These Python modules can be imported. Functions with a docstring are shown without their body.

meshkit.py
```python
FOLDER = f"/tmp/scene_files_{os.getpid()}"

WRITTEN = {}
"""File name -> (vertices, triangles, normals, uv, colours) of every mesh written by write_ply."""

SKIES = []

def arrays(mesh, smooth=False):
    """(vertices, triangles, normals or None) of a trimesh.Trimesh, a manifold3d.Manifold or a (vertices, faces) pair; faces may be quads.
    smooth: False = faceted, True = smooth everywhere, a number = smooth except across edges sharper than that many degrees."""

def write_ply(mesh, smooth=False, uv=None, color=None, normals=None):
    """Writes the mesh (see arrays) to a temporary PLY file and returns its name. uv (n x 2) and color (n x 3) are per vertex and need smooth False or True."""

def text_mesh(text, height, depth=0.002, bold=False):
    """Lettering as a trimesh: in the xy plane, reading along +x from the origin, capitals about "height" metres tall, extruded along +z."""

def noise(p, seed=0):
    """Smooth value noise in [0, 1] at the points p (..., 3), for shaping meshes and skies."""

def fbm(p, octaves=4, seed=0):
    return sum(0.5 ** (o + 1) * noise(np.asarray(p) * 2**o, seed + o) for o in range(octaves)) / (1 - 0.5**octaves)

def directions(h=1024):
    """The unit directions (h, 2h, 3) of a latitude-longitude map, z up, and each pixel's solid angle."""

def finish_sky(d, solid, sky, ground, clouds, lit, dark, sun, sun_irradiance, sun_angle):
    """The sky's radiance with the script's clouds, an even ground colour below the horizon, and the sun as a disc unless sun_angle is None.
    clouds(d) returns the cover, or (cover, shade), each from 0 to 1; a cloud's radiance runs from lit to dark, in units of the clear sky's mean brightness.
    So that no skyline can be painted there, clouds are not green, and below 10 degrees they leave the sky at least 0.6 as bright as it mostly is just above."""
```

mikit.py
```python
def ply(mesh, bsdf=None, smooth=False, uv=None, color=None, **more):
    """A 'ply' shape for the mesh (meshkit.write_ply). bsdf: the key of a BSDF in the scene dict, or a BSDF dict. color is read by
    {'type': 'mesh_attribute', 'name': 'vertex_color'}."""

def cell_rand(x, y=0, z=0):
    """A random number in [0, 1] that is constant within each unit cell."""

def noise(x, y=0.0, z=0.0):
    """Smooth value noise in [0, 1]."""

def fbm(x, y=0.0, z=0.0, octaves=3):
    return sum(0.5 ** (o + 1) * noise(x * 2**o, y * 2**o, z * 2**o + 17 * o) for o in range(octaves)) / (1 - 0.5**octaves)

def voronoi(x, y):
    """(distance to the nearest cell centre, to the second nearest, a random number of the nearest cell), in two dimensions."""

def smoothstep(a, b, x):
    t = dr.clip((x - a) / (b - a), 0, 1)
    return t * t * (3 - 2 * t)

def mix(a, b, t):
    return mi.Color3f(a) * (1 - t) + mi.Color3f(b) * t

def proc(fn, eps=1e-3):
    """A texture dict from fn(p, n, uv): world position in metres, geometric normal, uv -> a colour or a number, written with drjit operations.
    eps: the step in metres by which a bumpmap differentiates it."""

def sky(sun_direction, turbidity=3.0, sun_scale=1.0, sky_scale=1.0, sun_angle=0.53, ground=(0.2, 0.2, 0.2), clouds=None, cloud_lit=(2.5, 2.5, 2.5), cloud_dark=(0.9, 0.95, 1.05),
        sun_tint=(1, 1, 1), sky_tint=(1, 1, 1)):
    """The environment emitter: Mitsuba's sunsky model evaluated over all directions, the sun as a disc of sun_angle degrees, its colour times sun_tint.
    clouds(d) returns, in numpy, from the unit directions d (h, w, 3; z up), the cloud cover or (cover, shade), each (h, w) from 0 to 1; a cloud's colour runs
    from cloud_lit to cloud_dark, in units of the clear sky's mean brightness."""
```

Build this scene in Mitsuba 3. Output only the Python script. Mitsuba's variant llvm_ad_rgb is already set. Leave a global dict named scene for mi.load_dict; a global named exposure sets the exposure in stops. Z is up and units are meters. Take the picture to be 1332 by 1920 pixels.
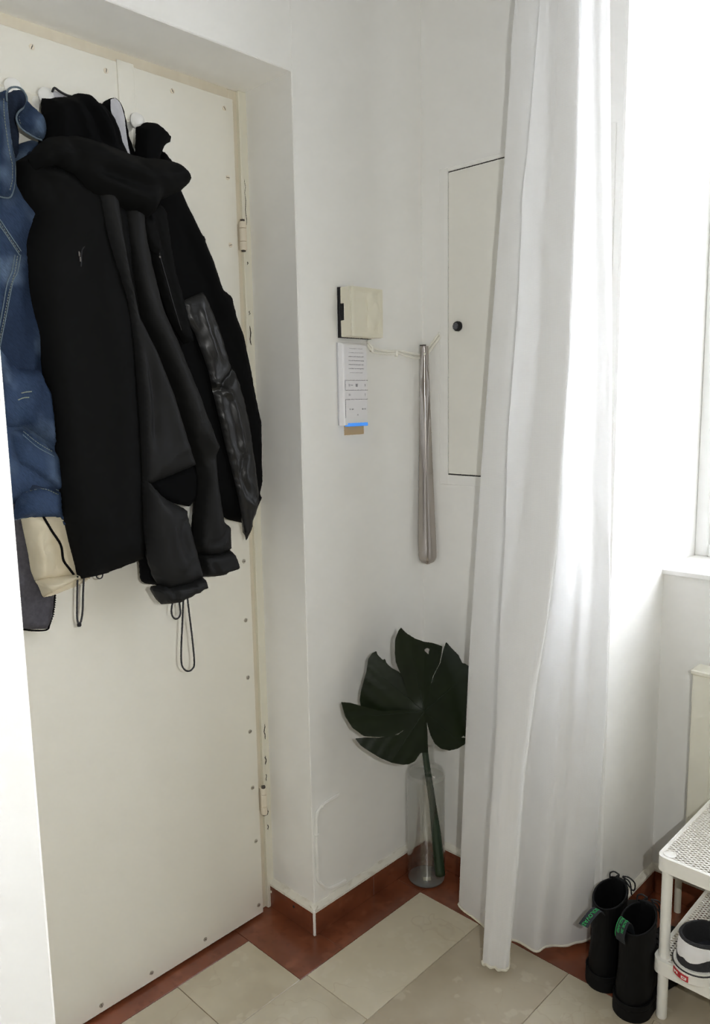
import math, random
import numpy as np
import trimesh
import manifold3d as m3
import shapely
from shapely.geometry import Polygon, Point, LineString
from scipy.spatial import cKDTree, Delaunay
import mitsuba as mi
import drjit as dr
import mikit, meshkit
from mikit import proc, noise, fbm, voronoi, smoothstep, mix

random.seed(4)
RNG = np.random.default_rng(4)
T = mi.ScalarTransform4f
scene, labels = {}, {}

# ------------------------------------------------------------------ camera
EYE = np.array([1.3252751, -1.63839907, 1.33])
FOCAL = 1452.76                      # pixels, picture 1332 x 1920
RIGHT, DOWN, FWD = (np.array([0.7202905, 0.6934531, -0.017449]), np.array([0.0879159, -0.1162122, -0.9893258]), np.array([-0.6880788, 0.7110679, -0.1446721]))
scene['camera'] = {
    'type': 'perspective', 'fov_axis': 'x', 'fov': 2 * math.degrees(math.atan(666 / FOCAL)),
    'near_clip': 0.02, 'far_clip': 500.0,
    'to_world': T().look_at(origin=EYE.tolist(), target=(EYE + FWD).tolist(), up=(-DOWN).tolist())}

# ------------------------------------------------------------------ light
exposure = -1.23
def cloud_cover(d):
    n = meshkit.fbm(d * np.array([3.0, 3.0, 5.0]), 4, 3)
    return 0.55 + 0.45 * np.clip((n - 0.4) * 4, 0, 1), np.clip((n - 0.5) * 2, 0, 1) * 0.4
scene['sky'] = mikit.sky([0.35, -0.55, 0.75], turbidity=4.5, sun_scale=0.25, sky_scale=250.0, clouds=cloud_cover,
                         cloud_lit=(1.46, 1.5, 1.56), cloud_dark=(0.95, 0.97, 1.0), sky_tint=(0.97, 1.0, 1.03), ground=(0.35, 0.34, 0.32))
# the photographer's flash, beside the lens (its short sharp shadows fall to the left of things)
FLASH = EYE + RIGHT * 0.16 - DOWN * 0.03
scene['flash'] = {'type': 'point', 'position': FLASH.tolist(), 'intensity': {'type': 'rgb', 'value': [6.3, 6.3, 6.1]}}

# ------------------------------------------------------------------ pixels of the traced outlines to places in the room
def ray(px, py):
    return RIGHT * ((px - 666) / FOCAL) + DOWN * ((py - 960) / FOCAL) + FWD
def at(px, py, axis, value):
    d = ray(px, py)
    return EYE + d * ((value - EYE[axis]) / d[axis])
def at_depth(px, py, depth):
    return EYE + ray(px, py) * depth

# ------------------------------------------------------------------ materials
def rgb(*c): return {'type': 'rgb', 'value': list(c)}
def mat(name, color, rough=0.5, spec=0.5, bump=None, scale=1.0, **more):
    b = {'type': 'principled', 'base_color': proc(color) if callable(color) else rgb(*color), 'roughness': rough, 'specular': spec, **more}
    if bump is not None:
        b = {'type': 'bumpmap', 'arbitrary': proc(bump), 'scale': scale, 'bsdf': b}
    scene[name] = {'type': 'twosided', 'bsdf': b}
    return name

def plaster_color(p, n, uv):
    big = fbm(p.x * 2.1 + 3, p.y * 2.1, p.z * 2.1, 3)
    small = fbm(p.x * 40, p.y * 40, p.z * 40, 2)
    low = smoothstep(0.9, 0.0, p.z) * smoothstep(0.45, 0.7, fbm(p.x * 7, p.y * 7, p.z * 5 + 9, 3))
    return mix((0.79, 0.787, 0.768), (0.835, 0.833, 0.818), big * 0.7 + small * 0.3) * (1 - 0.07 * low)
def plaster_bump(p, n, uv):
    return fbm(p.x * 60, p.y * 60, p.z * 60, 2) + 2.5 * fbm(p.x * 9, p.y * 9, p.z * 9, 2)
mat('m_plaster', plaster_color, 0.75, 0.3, plaster_bump, 0.0007)
mat('m_ceiling', (0.55, 0.55, 0.54), 0.8, 0.2)
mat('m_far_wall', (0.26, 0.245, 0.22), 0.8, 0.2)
def door_color(p, n, uv):
    return mix((0.775, 0.755, 0.675), (0.81, 0.79, 0.715), fbm(p.x * 4, p.y * 4, p.z * 2, 3))
mat('m_door', door_color, 0.4, 0.4)
def frame_color(p, n, uv):
    v = fbm(p.x * 30, p.y * 60, p.z * 12, 3)
    return mix((0.66, 0.60, 0.49), (0.73, 0.68, 0.57), v)
mat('m_frame', frame_color, 0.45)
mat('m_hinge', (0.74, 0.67, 0.55), 0.35)
mat('m_cream', (0.74, 0.72, 0.62), 0.5)
def bead_color(p, n, uv):
    d = smoothstep(0.5, 0.8, fbm(p.x * 50, p.y * 50, p.z * 90, 3))
    return mix((0.72, 0.70, 0.63), (0.48, 0.44, 0.37), d * 0.5)
mat('m_bead', bead_color, 0.6)
def beige_marble(seed, a, b):
    def fn(p, n, uv):
        w = fbm(p.x * 9 + seed, p.y * 9, p.z * 9 + seed, 4)
        k = fbm(p.x * 34 + seed * 3, p.y * 34, p.z * 34, 3)
        v = dr.abs(fbm(p.x * 5 + w * 2.2 + seed, p.y * 5 - seed, p.z * 4, 3) - 0.5)
        vein = smoothstep(0.012, 0.0, v)
        fleck = smoothstep(0.66, 0.78, k)
        c = mix(a, b, smoothstep(0.25, 0.75, w))
        c = mix(c, (0.42, 0.33, 0.22), vein * 0.22)
        return mix(c, (0.68, 0.63, 0.52), fleck * 0.22)
    return fn
BEIGE = []
for i, (a, b) in enumerate([((0.47, 0.41, 0.30), (0.54, 0.48, 0.36)), ((0.56, 0.50, 0.375), (0.62, 0.56, 0.43)), ((0.40, 0.34, 0.245), (0.47, 0.41, 0.31)), ((0.49, 0.43, 0.32), (0.58, 0.53, 0.41))]):
    BEIGE.append(mat(f'm_beige_marble_{i}', beige_marble(7.3 * i + 1, a, b), 0.22, 0.5))
def red_marble(p, n, uv):
    w = fbm(p.x * 14, p.y * 14, p.z * 14, 4)
    k = fbm(p.x * 60 + 4, p.y * 60, p.z * 60, 3)
    c = mix((0.125, 0.036, 0.016), (0.19, 0.058, 0.026), smoothstep(0.2, 0.8, w))
    c = mix(c, (0.10, 0.025, 0.012), smoothstep(0.60, 0.78, k) * 0.35)
    return mix(c, (0.27, 0.10, 0.05), smoothstep(0.6, 0.85, fbm(p.x * 25, p.y * 25 + 8, p.z * 25, 3)) * 0.4)
mat('m_red_marble', red_marble, 0.25, 0.5)
mat('m_grout', (0.22, 0.17, 0.12), 0.8)
mat('m_dark', (0.012, 0.012, 0.013), 0.6)
mat('m_gap', (0.06, 0.05, 0.04), 0.8)
mat('m_black_plastic', (0.008, 0.008, 0.009), 0.5, 0.2)
mat('m_white_plastic', (0.80, 0.80, 0.84), 0.35)
mat('m_cream_plastic', (0.74, 0.71, 0.59), 0.4)
mat('m_cable', (0.80, 0.79, 0.73), 0.4)
mat('m_white_paint', (0.83, 0.83, 0.81), 0.35)
mat('m_mark', (0.22, 0.22, 0.25), 0.5)
mat('m_mark_pale', (0.50, 0.50, 0.54), 0.5)
mat('m_tape', (0.50, 0.36, 0.20), 0.6)
mat('m_screw', (0.42, 0.39, 0.33), 0.35, metallic=0.5)
mat('m_steel_dark', (0.12, 0.11, 0.10), 0.45, metallic=0.8)
scene['m_steel'] = {'type': 'twosided', 'bsdf': {'type': 'principled', 'base_color': rgb(0.40, 0.365, 0.335), 'metallic': 1.0, 'roughness': 0.13}}
scene['m_glass'] = {'type': 'thindielectric', 'int_ior': 1.52, 'specular_transmittance': rgb(0.945, 0.95, 0.945)}
scene['m_pane'] = {'type': 'thindielectric', 'int_ior': 1.5}

# ------------------------------------------------------------------ entries
def key_for(name, parent=None):
    k = name if parent is None else parent + '__' + name
    if k not in scene and not any(x.startswith(k + '__') for x in scene):
        return k
    i = 1
    while f'{k}_{i:03d}' in scene or any(x.startswith(f'{k}_{i:03d}__') for x in scene):
        i += 1
    return f'{k}_{i:03d}'
def obj(name, mesh, material, parent=None, smooth=False, label=None, kind=None, to_world=None, **more):
    k = key_for(name, parent)
    d = mesh if isinstance(mesh, dict) else mikit.ply(mesh, material, smooth=smooth, **more)
    scene[k] = {**d, 'to_world': to_world} if to_world is not None else d
    if label or kind:
        labels[k] = {**({'label': label} if label else {}), **({'kind': kind} if kind else {})}
    return k
def thing(name, label, category, group=None):
    k = name
    i = 1
    while k in labels:
        k = f'{name}_{i:03d}'
        i += 1
    labels[k] = {'label': label, 'category': category, **({'group': group} if group else {})}
    return k
def struct(name, label=None):
    labels[name] = {'kind': 'structure', **({'label': label} if label else {})}
    return name

# ------------------------------------------------------------------ meshes
cat = trimesh.util.concatenate
def cbox(lo, hi, c=0.002):
    """A box with chamfered edges."""
    lo, hi = np.minimum(lo, hi).astype(float), np.maximum(lo, hi).astype(float)
    c = min(c, 0.49 * float((hi - lo).min()))
    pts = []
    for s in np.ndindex(2, 2, 2):
        q = np.where(s, hi, lo)
        sg = np.where(s, -1, 1)
        for k in range(3):
            o = np.full(3, c); o[k] = 0
            pts.append(q + sg * o)
    return trimesh.convex.convex_hull(np.array(pts))
def box(lo, hi):
    lo, hi = np.minimum(lo, hi), np.maximum(lo, hi)
    m = trimesh.creation.box(extents=np.asarray(hi, float) - lo)
    m.apply_translation((np.asarray(lo, float) + hi) / 2)
    return m
def smooth_path(pts, n=8):
    p = np.asarray(pts, float)
    q = np.vstack([2 * p[0] - p[1], p, 2 * p[-1] - p[-2]])
    out = []
    for i in range(1, len(q) - 2):
        for t in np.linspace(0, 1, n, endpoint=False):
            a, b, c, d = q[i - 1:i + 3]
            out.append(0.5 * (2 * b + (c - a) * t + (2 * a - 5 * b + 4 * c - d) * t ** 2 + (3 * b - a - 3 * c + d) * t ** 3))
    out.append(p[-1])
    return np.array(out)
def tube(points, radius, sides=8, caps=True):
    p = np.asarray(points, float)
    r = np.broadcast_to(radius, (len(p),))
    t = np.gradient(p, axis=0)
    t /= np.linalg.norm(t, axis=1, keepdims=True) + 1e-12
    a = np.cross(t[0], [0, 0, 1.0] if abs(t[0][2]) < 0.9 else [1.0, 0, 0])
    A = []
    for k in range(len(p)):
        a = a - t[k] * (a @ t[k]); a /= np.linalg.norm(a) + 1e-12
        A.append(a)
    A = np.array(A); B = np.cross(t, A)
    ang = np.arange(sides) * 2 * np.pi / sides
    v = p[:, None] + r[:, None, None] * (np.cos(ang)[None, :, None] * A[:, None] + np.sin(ang)[None, :, None] * B[:, None])
    f = []
    for i in range(len(p) - 1):
        for j in range(sides):
            q = (i * sides + j, i * sides + (j + 1) % sides, (i + 1) * sides + (j + 1) % sides, (i + 1) * sides + j)
            f += [(q[0], q[1], q[2]), (q[0], q[2], q[3])]
    v = v.reshape(-1, 3)
    if caps:
        n = len(v)
        v = np.vstack([v, p[:1], p[-1:]])
        e = (len(p) - 1) * sides
        f += [(n, (j + 1) % sides, j) for j in range(sides)] + [(n + 1, e + j, e + (j + 1) % sides) for j in range(sides)]
    return trimesh.Trimesh(v, np.array(f), process=False)
def lathe(profile, n=48, center=(0, 0, 0)):
    p = np.asarray(profile, float)
    ang = np.arange(n) * 2 * np.pi / n
    v = np.stack([p[:, None, 0] * np.cos(ang), p[:, None, 0] * np.sin(ang), np.broadcast_to(p[:, None, 1], (len(p), n))], -1).reshape(-1, 3)
    f = []
    for i in range(len(p) - 1):
        for j in range(n):
            a, b = i * n + j, i * n + (j + 1) % n
            f += [(a, b, b + n), (a, b + n, a + n)]
    m = trimesh.Trimesh(v + np.asarray(center), np.array(f), process=False)
    return m
def prism(poly, h):
    return trimesh.creation.extrude_polygon(poly if isinstance(poly, Polygon) else Polygon(poly), h, engine='earcut')
def axes(mesh, origin, x, y, z):
    """Local mesh to world with the given axes."""
    m = mesh.copy()
    M = np.eye(4); M[:3, 0], M[:3, 1], M[:3, 2], M[:3, 3] = x, y, z, origin
    m.apply_transform(M)
    return m
def disc(center, normal, r, h, sides=16, dome=0.0):
    n = np.asarray(normal, float); n /= np.linalg.norm(n)
    a = np.cross(n, [0, 0, 1.0] if abs(n[2]) < 0.9 else [1.0, 0, 0]); a /= np.linalg.norm(a)
    prof = [(1e-5, 0), (r, 0), (r, h * 0.6), (r * 0.85, h), (1e-5, h + dome)]
    return axes(lathe(prof, sides), center, a, np.cross(n, a), n)
def grid_points(poly, step):
    """Points of a polygon's boundary and of a grid inside it, and their triangles."""
    poly = poly.buffer(0)
    rings = [poly.exterior, *poly.interiors]
    B = []
    for ring in rings:
        n = max(8, int(ring.length / step * 1.2))
        B.append(np.array([ring.interpolate(k / n, normalized=True).coords[0] for k in range(n)]))
    B = np.vstack(B)
    x0, y0, x1, y1 = poly.bounds
    gx, gy = np.meshgrid(np.arange(x0, x1, step), np.arange(y0, y1, step * 0.866))
    gx = gx + (np.arange(gx.shape[0]) % 2)[:, None] * step / 2
    G = np.stack([gx.ravel(), gy.ravel()], 1)
    inner = poly.buffer(-step * 0.55)
    G = G[shapely.contains_xy(inner, G[:, 0], G[:, 1])] if not inner.is_empty else G[:0]
    P = np.vstack([B, G])
    tri = Delaunay(P).simplices
    c = P[tri].mean(1)
    tri = tri[shapely.contains_xy(poly.buffer(1e-5), c[:, 0], c[:, 1])]
    a, b, c = P[tri[:, 0]], P[tri[:, 1]], P[tri[:, 2]]
    s = (b[:, 0] - a[:, 0]) * (c[:, 1] - a[:, 1]) - (b[:, 1] - a[:, 1]) * (c[:, 0] - a[:, 0])
    tri[s < 0] = tri[s < 0][:, ::-1]
    tri = tri[np.abs(s) > 1e-12]
    d, _ = cKDTree(np.vstack([np.array([r.interpolate(k / 400, normalized=True).coords[0] for k in range(400)]) for r in rings])).query(P)
    d[:len(B)] = 0
    return P, tri, d, len(B)

# ------------------------------------------------------------------ the room
# the corner is the origin: wall_left is x = 0, wall_back is y = 0
RX, RY, CZ = 2.7, -3.3, 2.78            # right wall, near wall, ceiling
REV, LINT, DOORX = -0.441, 2.027, -0.147
NX, NX2, ND, WY = 0.545, 1.72, 0.30, 0.50   # window niche: left side, right side, parapet face, window plane

struct('floor'); struct('ceiling'); struct('wall_left'); struct('wall_back'); struct('wall_right'); struct('wall_front'); struct('wall_side')
obj('slab', box((-0.7, RY - 0.1, -0.08), (RX + 0.1, 0.7, -0.006)), 'm_grout', 'floor')
scene['ceiling'] = mikit.ply(box((-0.7, RY - 0.1, CZ), (RX + 0.1, 0.75, CZ + 0.1)), 'm_ceiling')
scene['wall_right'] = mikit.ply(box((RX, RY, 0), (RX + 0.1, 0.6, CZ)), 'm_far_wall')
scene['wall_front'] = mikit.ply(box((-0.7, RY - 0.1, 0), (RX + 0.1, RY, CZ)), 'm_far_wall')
scene['wall_side'] = mikit.ply(cbox((-0.6, RY, 0), (0.45, -1.284, CZ), 0.004), 'm_plaster')
def rev_x(y0, y1, z0, z1):               # a block of the left wall, whose reveal is very slightly splayed
    return cbox((-0.60, y0, z0), (0, y1, z1), 0.0018)
obj('pier', rev_x(REV, 0.6, 0, CZ), 'm_plaster', 'wall_left')
obj('lintel', rev_x(-1.40, REV + 0.002, LINT, CZ), 'm_plaster', 'wall_left')
obj('pier', rev_x(-1.60, -1.36, 0, LINT + 0.01), 'm_plaster', 'wall_left')
obj('backing', box((-0.6, -1.4, 0), (-0.24, REV + 0.01, LINT + 0.01)), 'm_gap', 'wall_left')
obj('pier', cbox((-0.02, 0, 0), (NX, 0.62, CZ), 0.004), 'm_plaster', 'wall_back')
obj('parapet', box((NX - 0.01, ND, 0), (NX2 + 0.01, 0.62, 0.872)), 'm_plaster', 'wall_back')
obj('lintel', cbox((NX - 0.01, 0, 2.50), (NX2 + 0.01, 0.62, CZ), 0.004), 'm_plaster', 'wall_back')
obj('pier', cbox((NX2, 0, 0), (RX + 0.05, 0.62, CZ), 0.004), 'm_plaster', 'wall_back')

# floor tiles: beige marble with a red marble border
J = 0.0012
def tile(x0, x1, y0, y1, m):
    lift = RNG.uniform(-0.0004, 0.0004)
    c = cbox((x0 + J / 2, y0 + J / 2, -0.02), (x1 - J / 2, y1 - J / 2, lift), 0.0007)
    obj('red_tile' if 'red' in m else 'beige_tile', c, m, 'floor')
A0, BW, XT, Y2 = 0.094, -0.137, -0.098, -0.575
RED = 'm_red_marble'
tile(-0.20, XT, -0.98, Y2, RED); tile(-0.20, XT, -1.36, -0.98, RED)        # threshold strip along the door
tile(-0.20, A0, Y2, REV + 0.004, RED)                                     # reveal
tile(-0.005, A0, REV + 0.004, BW, RED)                                     # along the left wall
tile(-0.005, A0, BW, 0.0, RED)
tile(A0, 0.37, BW, 0.0, RED); tile(0.37, 0.682, BW, 0.0, RED)
tile(NX - 0.005, 0.682, 0.0, ND, RED); tile(0.682, 1.13, 0.165, ND, RED); tile(1.13, NX2 - 0.137, 0.165, ND, RED)
tile(NX2 - 0.137, NX2, 0.0, ND, RED); tile(NX2 - 0.137, 2.2, BW, 0.0, RED); tile(2.2, RX, BW, 0.0, RED)
for i, (x0, x1) in enumerate(((0.682, 0.945), (0.945, 1.15), (1.15, 1.355), (1.355, NX2 - 0.137))):
    tile(x0, x1, BW, 0.165, BEIGE[(i * 3 + 2) % 4])
tile(XT, A0, -0.782, Y2, BEIGE[0]); tile(XT, A0, -1.20, -0.782, BEIGE[3]); tile(XT, A0, -1.36, -1.20, BEIGE[0])
cols = [A0, 0.287, 0.538, 0.74, 0.945, 1.15, 1.355, 1.56, 1.765, 1.97, 2.175, 2.38, RX]
starts = [-0.555, -0.70, -0.40, -0.62, -0.34, -0.52, -0.70, -0.44, -0.6, -0.36, -0.55, -0.4]
tones = [[1, 3, 0, 2], [2, 0, 3, 1], [3, 0, 2, 1], [0, 2, 3, 0], [3, 1, 0, 2]]
for i, (x0, x1) in enumerate(zip(cols[:-1], cols[1:])):
    y1 = BW
    y0, k = starts[i], 0
    while y1 > RY:
        tile(x0, x1, max(y0, RY), y1, BEIGE[tones[i % 5][k % 4]])
        y1, y0, k = y0, y0 - 0.418, k + 1

# skirting: red marble slabs, their top edge caulked with paint
struct('baseboard_left'); struct('baseboard_back')
HB = 0.063
def skirting(parent, lo, hi):
    obj('stone_slab', cbox((*lo, 0.0), (*hi, HB), 0.0015), RED, parent)
def caulk(parent, p, q, out, w=0.013):
    p, q, out = (np.asarray(v, float) for v in (p, q, out))
    n = max(6, int(np.linalg.norm(q - p) / 0.02))
    v, f = [], []
    for k in range(n + 1):
        c = p + (q - p) * k / n
        j = 0.0012 * math.sin(k * 1.7) + RNG.uniform(-0.0008, 0.0008)
        for o, z in ((-0.002, HB + 0.015 + j), (0.002, HB + 0.014 + j), (w, HB + 0.004 + j / 2), (w + 0.0006, HB - 0.001), (-0.002, HB - 0.001)):
            v.append(c + out * o + np.array([0, 0, z]))
    for k in range(n):
        for i in range(5):
            a, b = k * 5 + i, k * 5 + (i + 1) % 5
            f += [(a, b, b + 5), (a, b + 5, a + 5)]
    obj('caulk_edge', trimesh.Trimesh(np.array(v), np.array(f), process=False), 'm_bead', parent)
skirting('baseboard_left', (0, REV - 0.012), (0.012, -0.235)); skirting('baseboard_left', (0, -0.234), (0.012, 0))
skirting('baseboard_left', (-0.19, REV - 0.012), (-0.0005, REV))
caulk('baseboard_left', (0, REV - 0.012, 0), (0, 0, 0), (1, 0, 0)); caulk('baseboard_left', (-0.19, REV, 0), (0.012, REV, 0), (0, -1, 0))
obj('corner_filler', cbox((0.0085, REV - 0.0150, 0.002), (0.0150, REV - 0.0085, HB + 0.006), 0.0015), 'm_white_paint', 'baseboard_left', label='white filler strip along the corner of the skirting')
for x, z in ((-0.155, 0.045), (-0.065, 0.045)):
    obj('plug', disc((x, REV - 0.012, z), (0, -1, 0), 0.0035, 0.0012, 10), 'm_cream' if x < -0.1 else 'm_dark', 'baseboard_left')
skirting('baseboard_back', (0.0125, -0.012), (NX, 0)); caulk('baseboard_back', (0.0, 0, 0), (NX + 0.012, 0, 0), (0, -1, 0))
skirting('baseboard_back', (NX, -0.012), (NX + 0.012, ND)); caulk('baseboard_back', (NX, 0, 0), (NX, ND, 0), (1, 0, 0))
skirting('baseboard_back', (NX + 0.0125, ND - 0.012), (NX2, ND)); caulk('baseboard_back', (NX, ND, 0), (NX2, ND, 0), (0, -1, 0))

# window over the parapet: sill, frame, two casements
struct('window_1')
obj('sill', cbox((NX - 0.004, ND - 0.010, 0.872), (NX2, WY + 0.06, 0.890), 0.004), 'm_white_paint', 'window_1')
def bars(name, x0, x1, z0, z1, y0, y1, w, parent, m='m_white_paint'):
    obj(name, cat([cbox((x0, y0, z0), (x0 + w, y1, z1), 0.003), cbox((x1 - w, y0, z0), (x1, y1, z1), 0.003),
                   cbox((x0 + w, y0, z0), (x1 - w, y1, z0 + w), 0.003), cbox((x0 + w, y0, z1 - w), (x1 - w, y1, z1), 0.003)]), m, parent)
bars('frame', NX, NX2, 0.89, 2.50, WY, WY + 0.07, 0.035, 'window_1')
xm = (NX + NX2) / 2
for x0, x1 in ((NX + 0.037, xm - 0.002), (xm + 0.002, NX2 - 0.037)):
    k = key_for('casement', 'window_1')
    bars('casement', x0, x1, 0.927, 2.463, WY + 0.012, WY + 0.055, 0.055, 'window_1')
    obj('glass_pane', box((x0 + 0.05, WY + 0.033, 0.977), (x1 - 0.05, WY + 0.0335, 2.413)), 'm_pane', k)
obj('handle', tube([(xm, WY + 0.012, 1.55), (xm, WY - 0.02, 1.55), (xm, WY - 0.025, 1.53), (xm, WY - 0.025, 1.45)], 0.007), 'm_steel_dark', 'window_1')

# ------------------------------------------------------------------ the door, its frame and hinges
struct('door_1', 'cream sheet-clad door with a row of screws along its edges')
DY0, DY1, DZ0, DZ1 = -1.33, -0.487, 0.008, 1.998
obj('sheet', cbox((DOORX - 0.045, DY0, DZ0), (DOORX, DY1, DZ1), 0.0015), 'm_door', 'door_1')
obj('cover_strip', cbox((DOORX - 0.001, -0.7735, 1.52), (DOORX + 0.0025, -0.736, DZ1 + 0.004), 0.001), 'm_door', 'door_1')
SCREWS = [(-.944, 1.975), (-.797, 1.974), (-.646, 1.975), (-.512, 1.973), (-.510, 1.827), (-.510, 1.681), (-.508, 1.53), (-.508, 1.38), (-.508, 1.24), (-.508, 1.09), (-.507, .946), (-.508, .799),
          (-.508, .653), (-.508, .512), (-.507, .362), (-.503, .215), (-.502, .036), (-.669, .032), (-.818, .030), (-.943, .026), (-1.09, .026), (-1.09, 1.975)]
for y, z in SCREWS:
    k = obj('screw', disc((DOORX, y, z), (1, 0, 0), 0.0052, 0.0014, 14), 'm_hinge' if z > 1.0 else 'm_screw', 'door_1', smooth=40)
    a = RNG.uniform(0, 3.1)
    s = axes(box((-0.0042, -0.0006, 0), (0.0042, 0.0006, 0.0004)), (DOORX + 0.0013, y, z), (0, math.cos(a), math.sin(a)), (0, -math.sin(a), math.cos(a)), (1, 0, 0))
    obj('slot', s, 'm_gap', k)
struct('trim_1', 'beige painted steel door frame with chipped paint')
fx = -0.168
obj('jamb', cbox((-0.24, DY1 + 0.003, 0), (fx, REV + 0.003, LINT), 0.002), 'm_frame', 'trim_1')
obj('stop', cbox((-0.24, DY1 + 0.025, 0), (fx + 0.010, REV + 0.003, LINT), 0.002), 'm_cream', 'trim_1')
obj('head', cbox((-0.24, DY0, DZ1 + 0.003), (fx, DY1 + 0.003, LINT + 0.002), 0.002), 'm_frame', 'trim_1')
for z0, z1 in ((1.672, 1.735), (0.283, 0.354)):
    hx, hy, hr = -0.138, -0.4795, 0.0085
    k = key_for('hinge', 'trim_1')
    L = z1 - z0
    obj('hinge', cat([lathe([(1e-5, z0), (hr * .85, z0), (hr, z0 + .002), (hr, z0 + L * .29), (hr * .9, z0 + L * .295), (1e-5, z0 + L * .295)], 18, (hx, hy, 0)),
                      lathe([(1e-5, z0 + L * .305), (hr * .9, z0 + L * .305), (hr, z0 + L * .31), (hr, z0 + L * .75), (hr * .9, z0 + L * .76), (1e-5, z0 + L * .76)], 18, (hx, hy, 0)),
                      lathe([(1e-5, z0 + L * .77), (hr * .9, z0 + L * .77), (hr, z0 + L * .78), (hr, z1 - .003), (hr * .8, z1), (1e-5, z1)], 18, (hx, hy, 0)),
                      box((fx - 0.01, hy - 0.003, z0 + .004), (hx, hy + 0.003, z1 - .004))]), 'm_hinge', 'trim_1', smooth=40)
    obj('pin', lathe([(1e-5, z0 - .003), (hr * .6, z0 - .003), (hr * .6, z1 + .005), (1e-5, z1 + .006)], 14, (hx, hy, 0)), 'm_gap', k)
# bare slits where the paint has cracked along the frame
for z0, z1, w in ((1.735, 1.80, 1), (1.80, 1.835, .6), (1.46, 1.505, 1.8), (1.53, 1.54, 1), (1.645, 1.652, 1.2), (0.47, 0.51, 1.6), (0.40, 0.425, 2.0), (0.355, 0.375, 1.4), (0.262, 0.281, 2), (0.22, 0.235, 1.4)):
    n = 7
    pts = [(fx + 0.0102, DY1 + 0.034 + 0.0015 * math.sin(9 * t + z0 * 40) + RNG.uniform(-.0006, .0006), z0 + (z1 - z0) * t) for t in np.linspace(0, 1, n)]
    obj('paint_chip', tube(pts, [0.0004] + [0.0008 * w] * (n - 2) + [0.0004], 6), 'm_gap', 'trim_1')
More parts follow.
